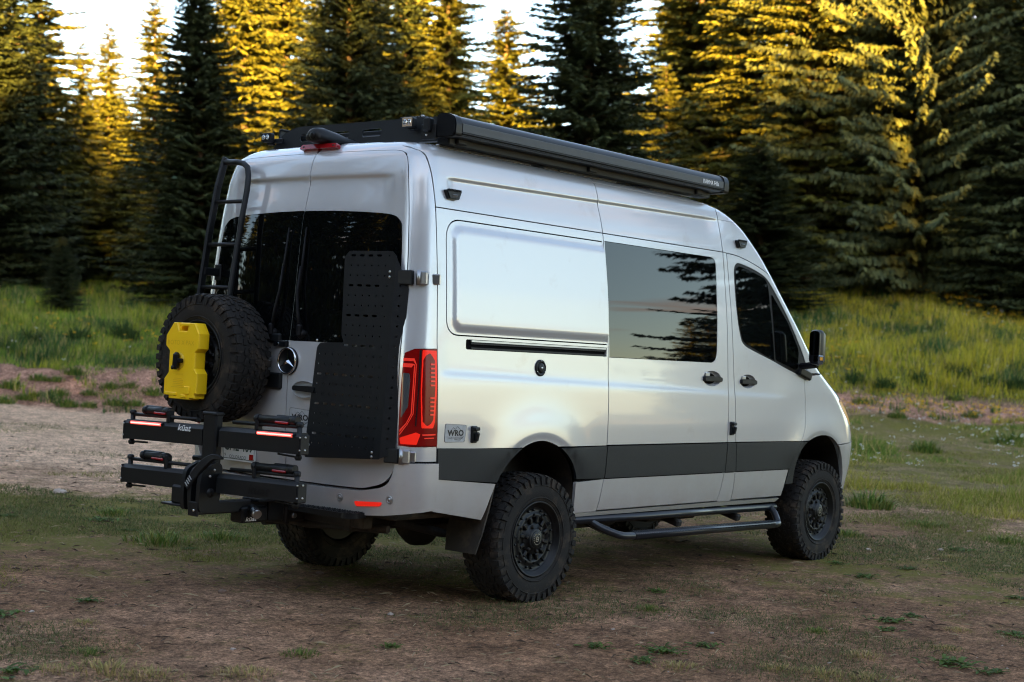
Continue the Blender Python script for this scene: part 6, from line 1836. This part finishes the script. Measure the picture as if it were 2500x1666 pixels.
STRAW = [(.46, .34, .14), (.28, .26, .08)]; GRN = [(.11, .175, .034), (.23, .24, .06)]; BNK = [(.10, .175, .03), (.24, .25, .06)]; DKG = [(.040, .085, .022), (.08, .12, .03)]
tufts_dry = [tuft_mesh(s, 190, .15, .036, STRAW, .0022, 1.6) for s in (1, 2, 3)]
tufts_grn = [tuft_mesh(s, 200, .15, .085, GRN, .0028, 1.0) for s in (4, 5, 6)]
tufts_big = [tuft_mesh(s, 210, .20, .24, BNK, .007, .75) for s in (7, 8, 9)]
tufts_dark = [tuft_mesh(s, 260, .24, .34, DKG, .009, .6) for s in (17, 18, 19)]
weeds = [weed_mesh(s, 44, .11, (.095, .150, .030)) for s in (10, 11, 12)]
def plant(name, part, meshes, i, px, py, sc, label, group, cat, sz=1.0):
    x, y = at_px(px, py)
    o = empty(name, (x, y, float(terr(x, y))), label, cat, group)
    o.rotation_euler = (0, 0, rng.random() * 6.28); o.scale = (sc, sc, sc * sz)
    m = bpy.data.objects.new(part, meshes[i % 3]); COL.objects.link(m); m.parent = o; m['kind'] = 'stuff'
GD, GW, GG, GB_ = 'dry grass tufts on the lot', 'green weeds growing in the dirt', 'green grass tufts on the lot', 'grass clumps rooted in the dirt bank'
for i, (px, py, sc, lab) in enumerate([
    (262, 1645, 1.5, 'bushy straw-yellow grass tuft at the lower left edge of the lot'), (374, 1655, 1.1, 'smaller dry tuft just beside the bushy straw-yellow one'),
    (603, 1652, 1.1, 'pale dry tuft with some green at the bottom of the picture below the bike rack'), (201, 1526, .7, 'flattened golden dry tuft in the dirt lower left'),
    (51, 1216, .8, 'dry tuft at the far left on the greener turf'), (2111, 1605, .95, 'pale straw tuft in the lower right dirt'), (2014, 1650, 1.2, 'long low dry tuft at the lower right edge'),
    (2118, 1660, 1.0, 'dry tuft at the bottom edge below the pale straw tuft'), (2335, 1540, .7, 'thin dry tuft near the right edge of the lot'), (2315, 1585, .7, 'small twiggy dry tuft beside the broad lower right weed'),
    (1657, 1634, .9, 'wispy dry tuft below the spreading green weed'), (1902, 1636, .8, 'wispy dry tuft between the two lower right patches'), (2315, 1362, .9, 'dry tuft right of the front wheel'), (120, 1640, .8, 'straggly dry tuft in the bottom left corner')]):
    plant('dry_grass_tuft', 'blades', tufts_dry, i, px, py, sc, lab, GD, 'grass tuft')
for i, (px, py, sc, lab) in enumerate([
    (388, 1326, 1.9, 'wide green tuft in front of the bike rack'), (542, 1318, 1.5, 'low green tuft below the tow hitch'), (280, 1256, 1.3, 'spiky green tuft left of the rack beam'),
    (2259, 1285, 1.6, 'leafy green tuft on the dirt right of the front wheel'), (2452, 1325, 1.5, 'green tuft at the right edge beyond the front wheel'), (2065, 1308, 1.3, 'green tuft touching the front tyre'),
    (735, 1600, .7, 'tiny green tuft in the dirt centre left'), (216, 1600, .6, 'bright green tuft above the bushy straw-yellow one'), (1585, 1492, .7, 'small bright tuft in the shade side of the van'), (1990, 1545, .6, 'low yellow-green tuft in the open dirt')]):
    plant('green_grass_tuft', 'blades', tufts_grn, i, px, py, sc, lab, GG, 'grass tuft', .7)
for i, (px, py, sc, lab) in enumerate([
    (243, 1273, 1.3, 'dark flat weed on the turf below the lower rack beam'), (9, 1262, 1.0, 'dark weed cut by the left edge level with the tow hitch'), (7, 1506, 1.1, 'bright weed cut by the left edge halfway down the lot'),
    (220, 1472, .9, 'grey withered weed lying in the dirt lower left'), (313, 1297, .8, 'small dark weed under the rack'), (12, 1645, 1.3, 'weed in the bottom left corner'), (951, 1580, .7, 'small dark weed below the rear wheel'),
    (458, 1343, .6, 'tiny round weed near the wide green tuft'), (1458, 1582, .9, 'weed with a pale leaf in the lower middle'), (1626, 1597, 1.3, 'spreading green weed in the lower middle dirt'), (1565, 1618, .9, 'dark weed just below the spreading one'),
    (1726, 1582, .9, 'compact weed right of the spreading one'), (2175, 1521, 1.2, 'dark flat weed right of centre in the dirt'), (2226, 1507, .8, 'small weed above the dark flat one'), (2167, 1540, .8, 'narrow weed below the dark flat one'),
    (2320, 1625, 1.5, 'broad lower right weed with pale dry heads'), (2412, 1648, 1.0, 'weed in the bottom right corner'), (2111, 1411, 1.1, 'leafy weed below the front wheel'), (2040, 1379, .9, 'low weed just in front of the front tyre'),
    (2213, 1391, .9, 'weed right of the leafy one'), (2478, 1553, 1.0, 'weed at the right edge of the lot'), (1598, 1446, .9, 'weed in the shade beside the side step'), (2488, 1464, 1.0, 'weed cut by the right edge'), (2350, 1346, 1.2, 'weed among the turf far right')]):
    plant('leafy_weed', 'leaves', weeds, i, px, py, sc, lab, GW, 'weed')
for i, (px, py, sc, lab) in enumerate([
    (94, 932, 1.1, 'grass clump high on the left dirt bank'), (138, 934, .9, 'grass clump on the bank next to the highest one'), (143, 966, 1.1, 'grass clump in the middle of the left bank'), (217, 966, .9, 'round grass clump on the bank towards the spare wheel'),
    (178, 916, 1.3, 'big grass clump hanging over the bank lip'), (270, 950, 1.1, 'grass clump on the bank left of the spare wheel'), (94, 968, .8, 'small grass clump at mid bank left'), (59, 976, .9, 'grass clump at the foot of the bank far left'),
    (163, 994, 1.2, 'grass clump at the foot of the bank by the pale lot'), (319, 948, 1.0, 'grass clump close to the fuel pack on the bank'), (377, 966, 1.2, 'grass clump just left of the spare tyre'), (25, 948, 1.3, 'grass clump at the left edge of the bank'),
    (280, 990, 1.2, 'flower-dotted clump at the foot of the bank'), (215, 998, 1.0, 'low clump where bank and pale lot meet'), (330, 992, 1.0, 'low clump beside the upper rack handle'), (8, 985, 1.1, 'clump at the bank foot cut by the left edge'),
    (2255, 1105, 1.5, 'bright broad-leaved clump in the rough grass right of the bonnet'), (2470, 1085, 1.8, 'tall dark clump at the right edge of the rough grass'), (2120, 1240, 1.4, 'lush clump beside the front bumper'), (2375, 1020, 1.2, 'clump below the right dirt bank'), (2190, 1020, 1.1, 'clump in front of the right dirt bank'),
    (2330, 980, 1.1, 'clump on the right dirt bank'), (2100, 985, 1.0, 'clump on the right bank beside the headlight')]):
    plant('grass_clump', 'blades', tufts_big, i, px, py, sc, lab, GB_, 'grass clump', .75)
for i, (px, py, sc, lab) in enumerate([(2085, 938, 1.3, 'dark shrubby clump on the bank lip above the headlight'), (2160, 950, 1.2, 'dark clump second along the right bank lip from the van'), (2245, 940, 1.4, 'dark clump in the middle of the right bank lip'),
    (2335, 925, 1.6, 'largest dark clump on the right bank lip'), (2410, 948, 1.3, 'dark clump on the right bank lip next to the largest one'), (2485, 952, 1.4, 'dark clump on the bank lip cut by the right edge'),
    (70, 842, 1.6, 'dark clump in the meadow at far left'), (190, 835, 1.5, 'dark clump in the left meadow behind the bank'), (300, 828, 1.7, 'dark clump in the meadow left of the spare wheel')]):
    plant('meadow_clump', 'blades', tufts_dark, i, px, py, sc, lab, 'dark clumps in the meadow grass', 'grass clump', .9)
def stone(px, py, r, tone, label, group='stones on the lot'):
    x, y = at_px(px, py); z = float(terr(x, y)); g = np.random.default_rng(int(px * 7 + py))
    import bmesh
    bm = bmesh.new(); bmesh.ops.create_icosphere(bm, subdivisions=2, radius=1)
    o = g.random(3) * 50
    for v in bm.verts:
        f = .75 + .5 * mnoise.noise(Vector(v.co) * 1.3 + Vector(o)); v.co = Vector((v.co.x * f * 1.25, v.co.y * f, v.co.z * f * .55)) * r
    V = np.array([tuple(v.co) for v in bm.verts]) + [x, y, z + r * .15]; F = [tuple(q.index for q in f.verts) for f in bm.faces]; bm.free()
    o = mk('stone', V, F, M[tone], None, smooth=False); tag(o, label, 'stone', group)
M['stone_pale'] = mat('pale_stone', (.42, .34, .28), .85, var=.3, var_scale=30); M['stone_red'] = mat('reddish_stone', (.26, .17, .13), .9, var=.3, var_scale=30)
for a in [(145, 1206, .075, 'stone_pale', 'largest pale stone on the turf left of the bike rack'), (77, 1496, .018, 'stone_pale', 'small pale stone in the dirt lower left'), (543, 1448, .03, 'stone_red', 'reddish stone in the dirt below the hitch'),
          (569, 1588, .018, 'stone_pale', 'pale pebble below the reddish stone'), (780, 1404, .03, 'stone_red', 'flat stone by the left rear tyre'), (953, 1503, .022, 'stone_pale', 'pale stone below the right rear wheel'),
          (1738, 1549, .015, 'stone_pale', 'pebble in the middle of the dirt'), (1496, 1541, .014, 'stone_pale', 'lone pale pebble near the rear tyre track'), (2025, 1624, .014, 'stone_pale', 'pale pebble at the lower right'), (2367, 1299, .03, 'stone_pale', 'white stone right of the front wheel'),
          (2120, 1345, .03, 'stone_pale', 'white stone behind the front tyre'), (2297, 1346, .03, 'stone_pale', 'white stone beside a dry tuft on the right'), (1362, 1576, .013, 'stone_red', 'little reddish pebble lower middle'), (606, 1470, .016, 'stone_red', 'reddish pebble beside the bigger stone')]: stone(*a)
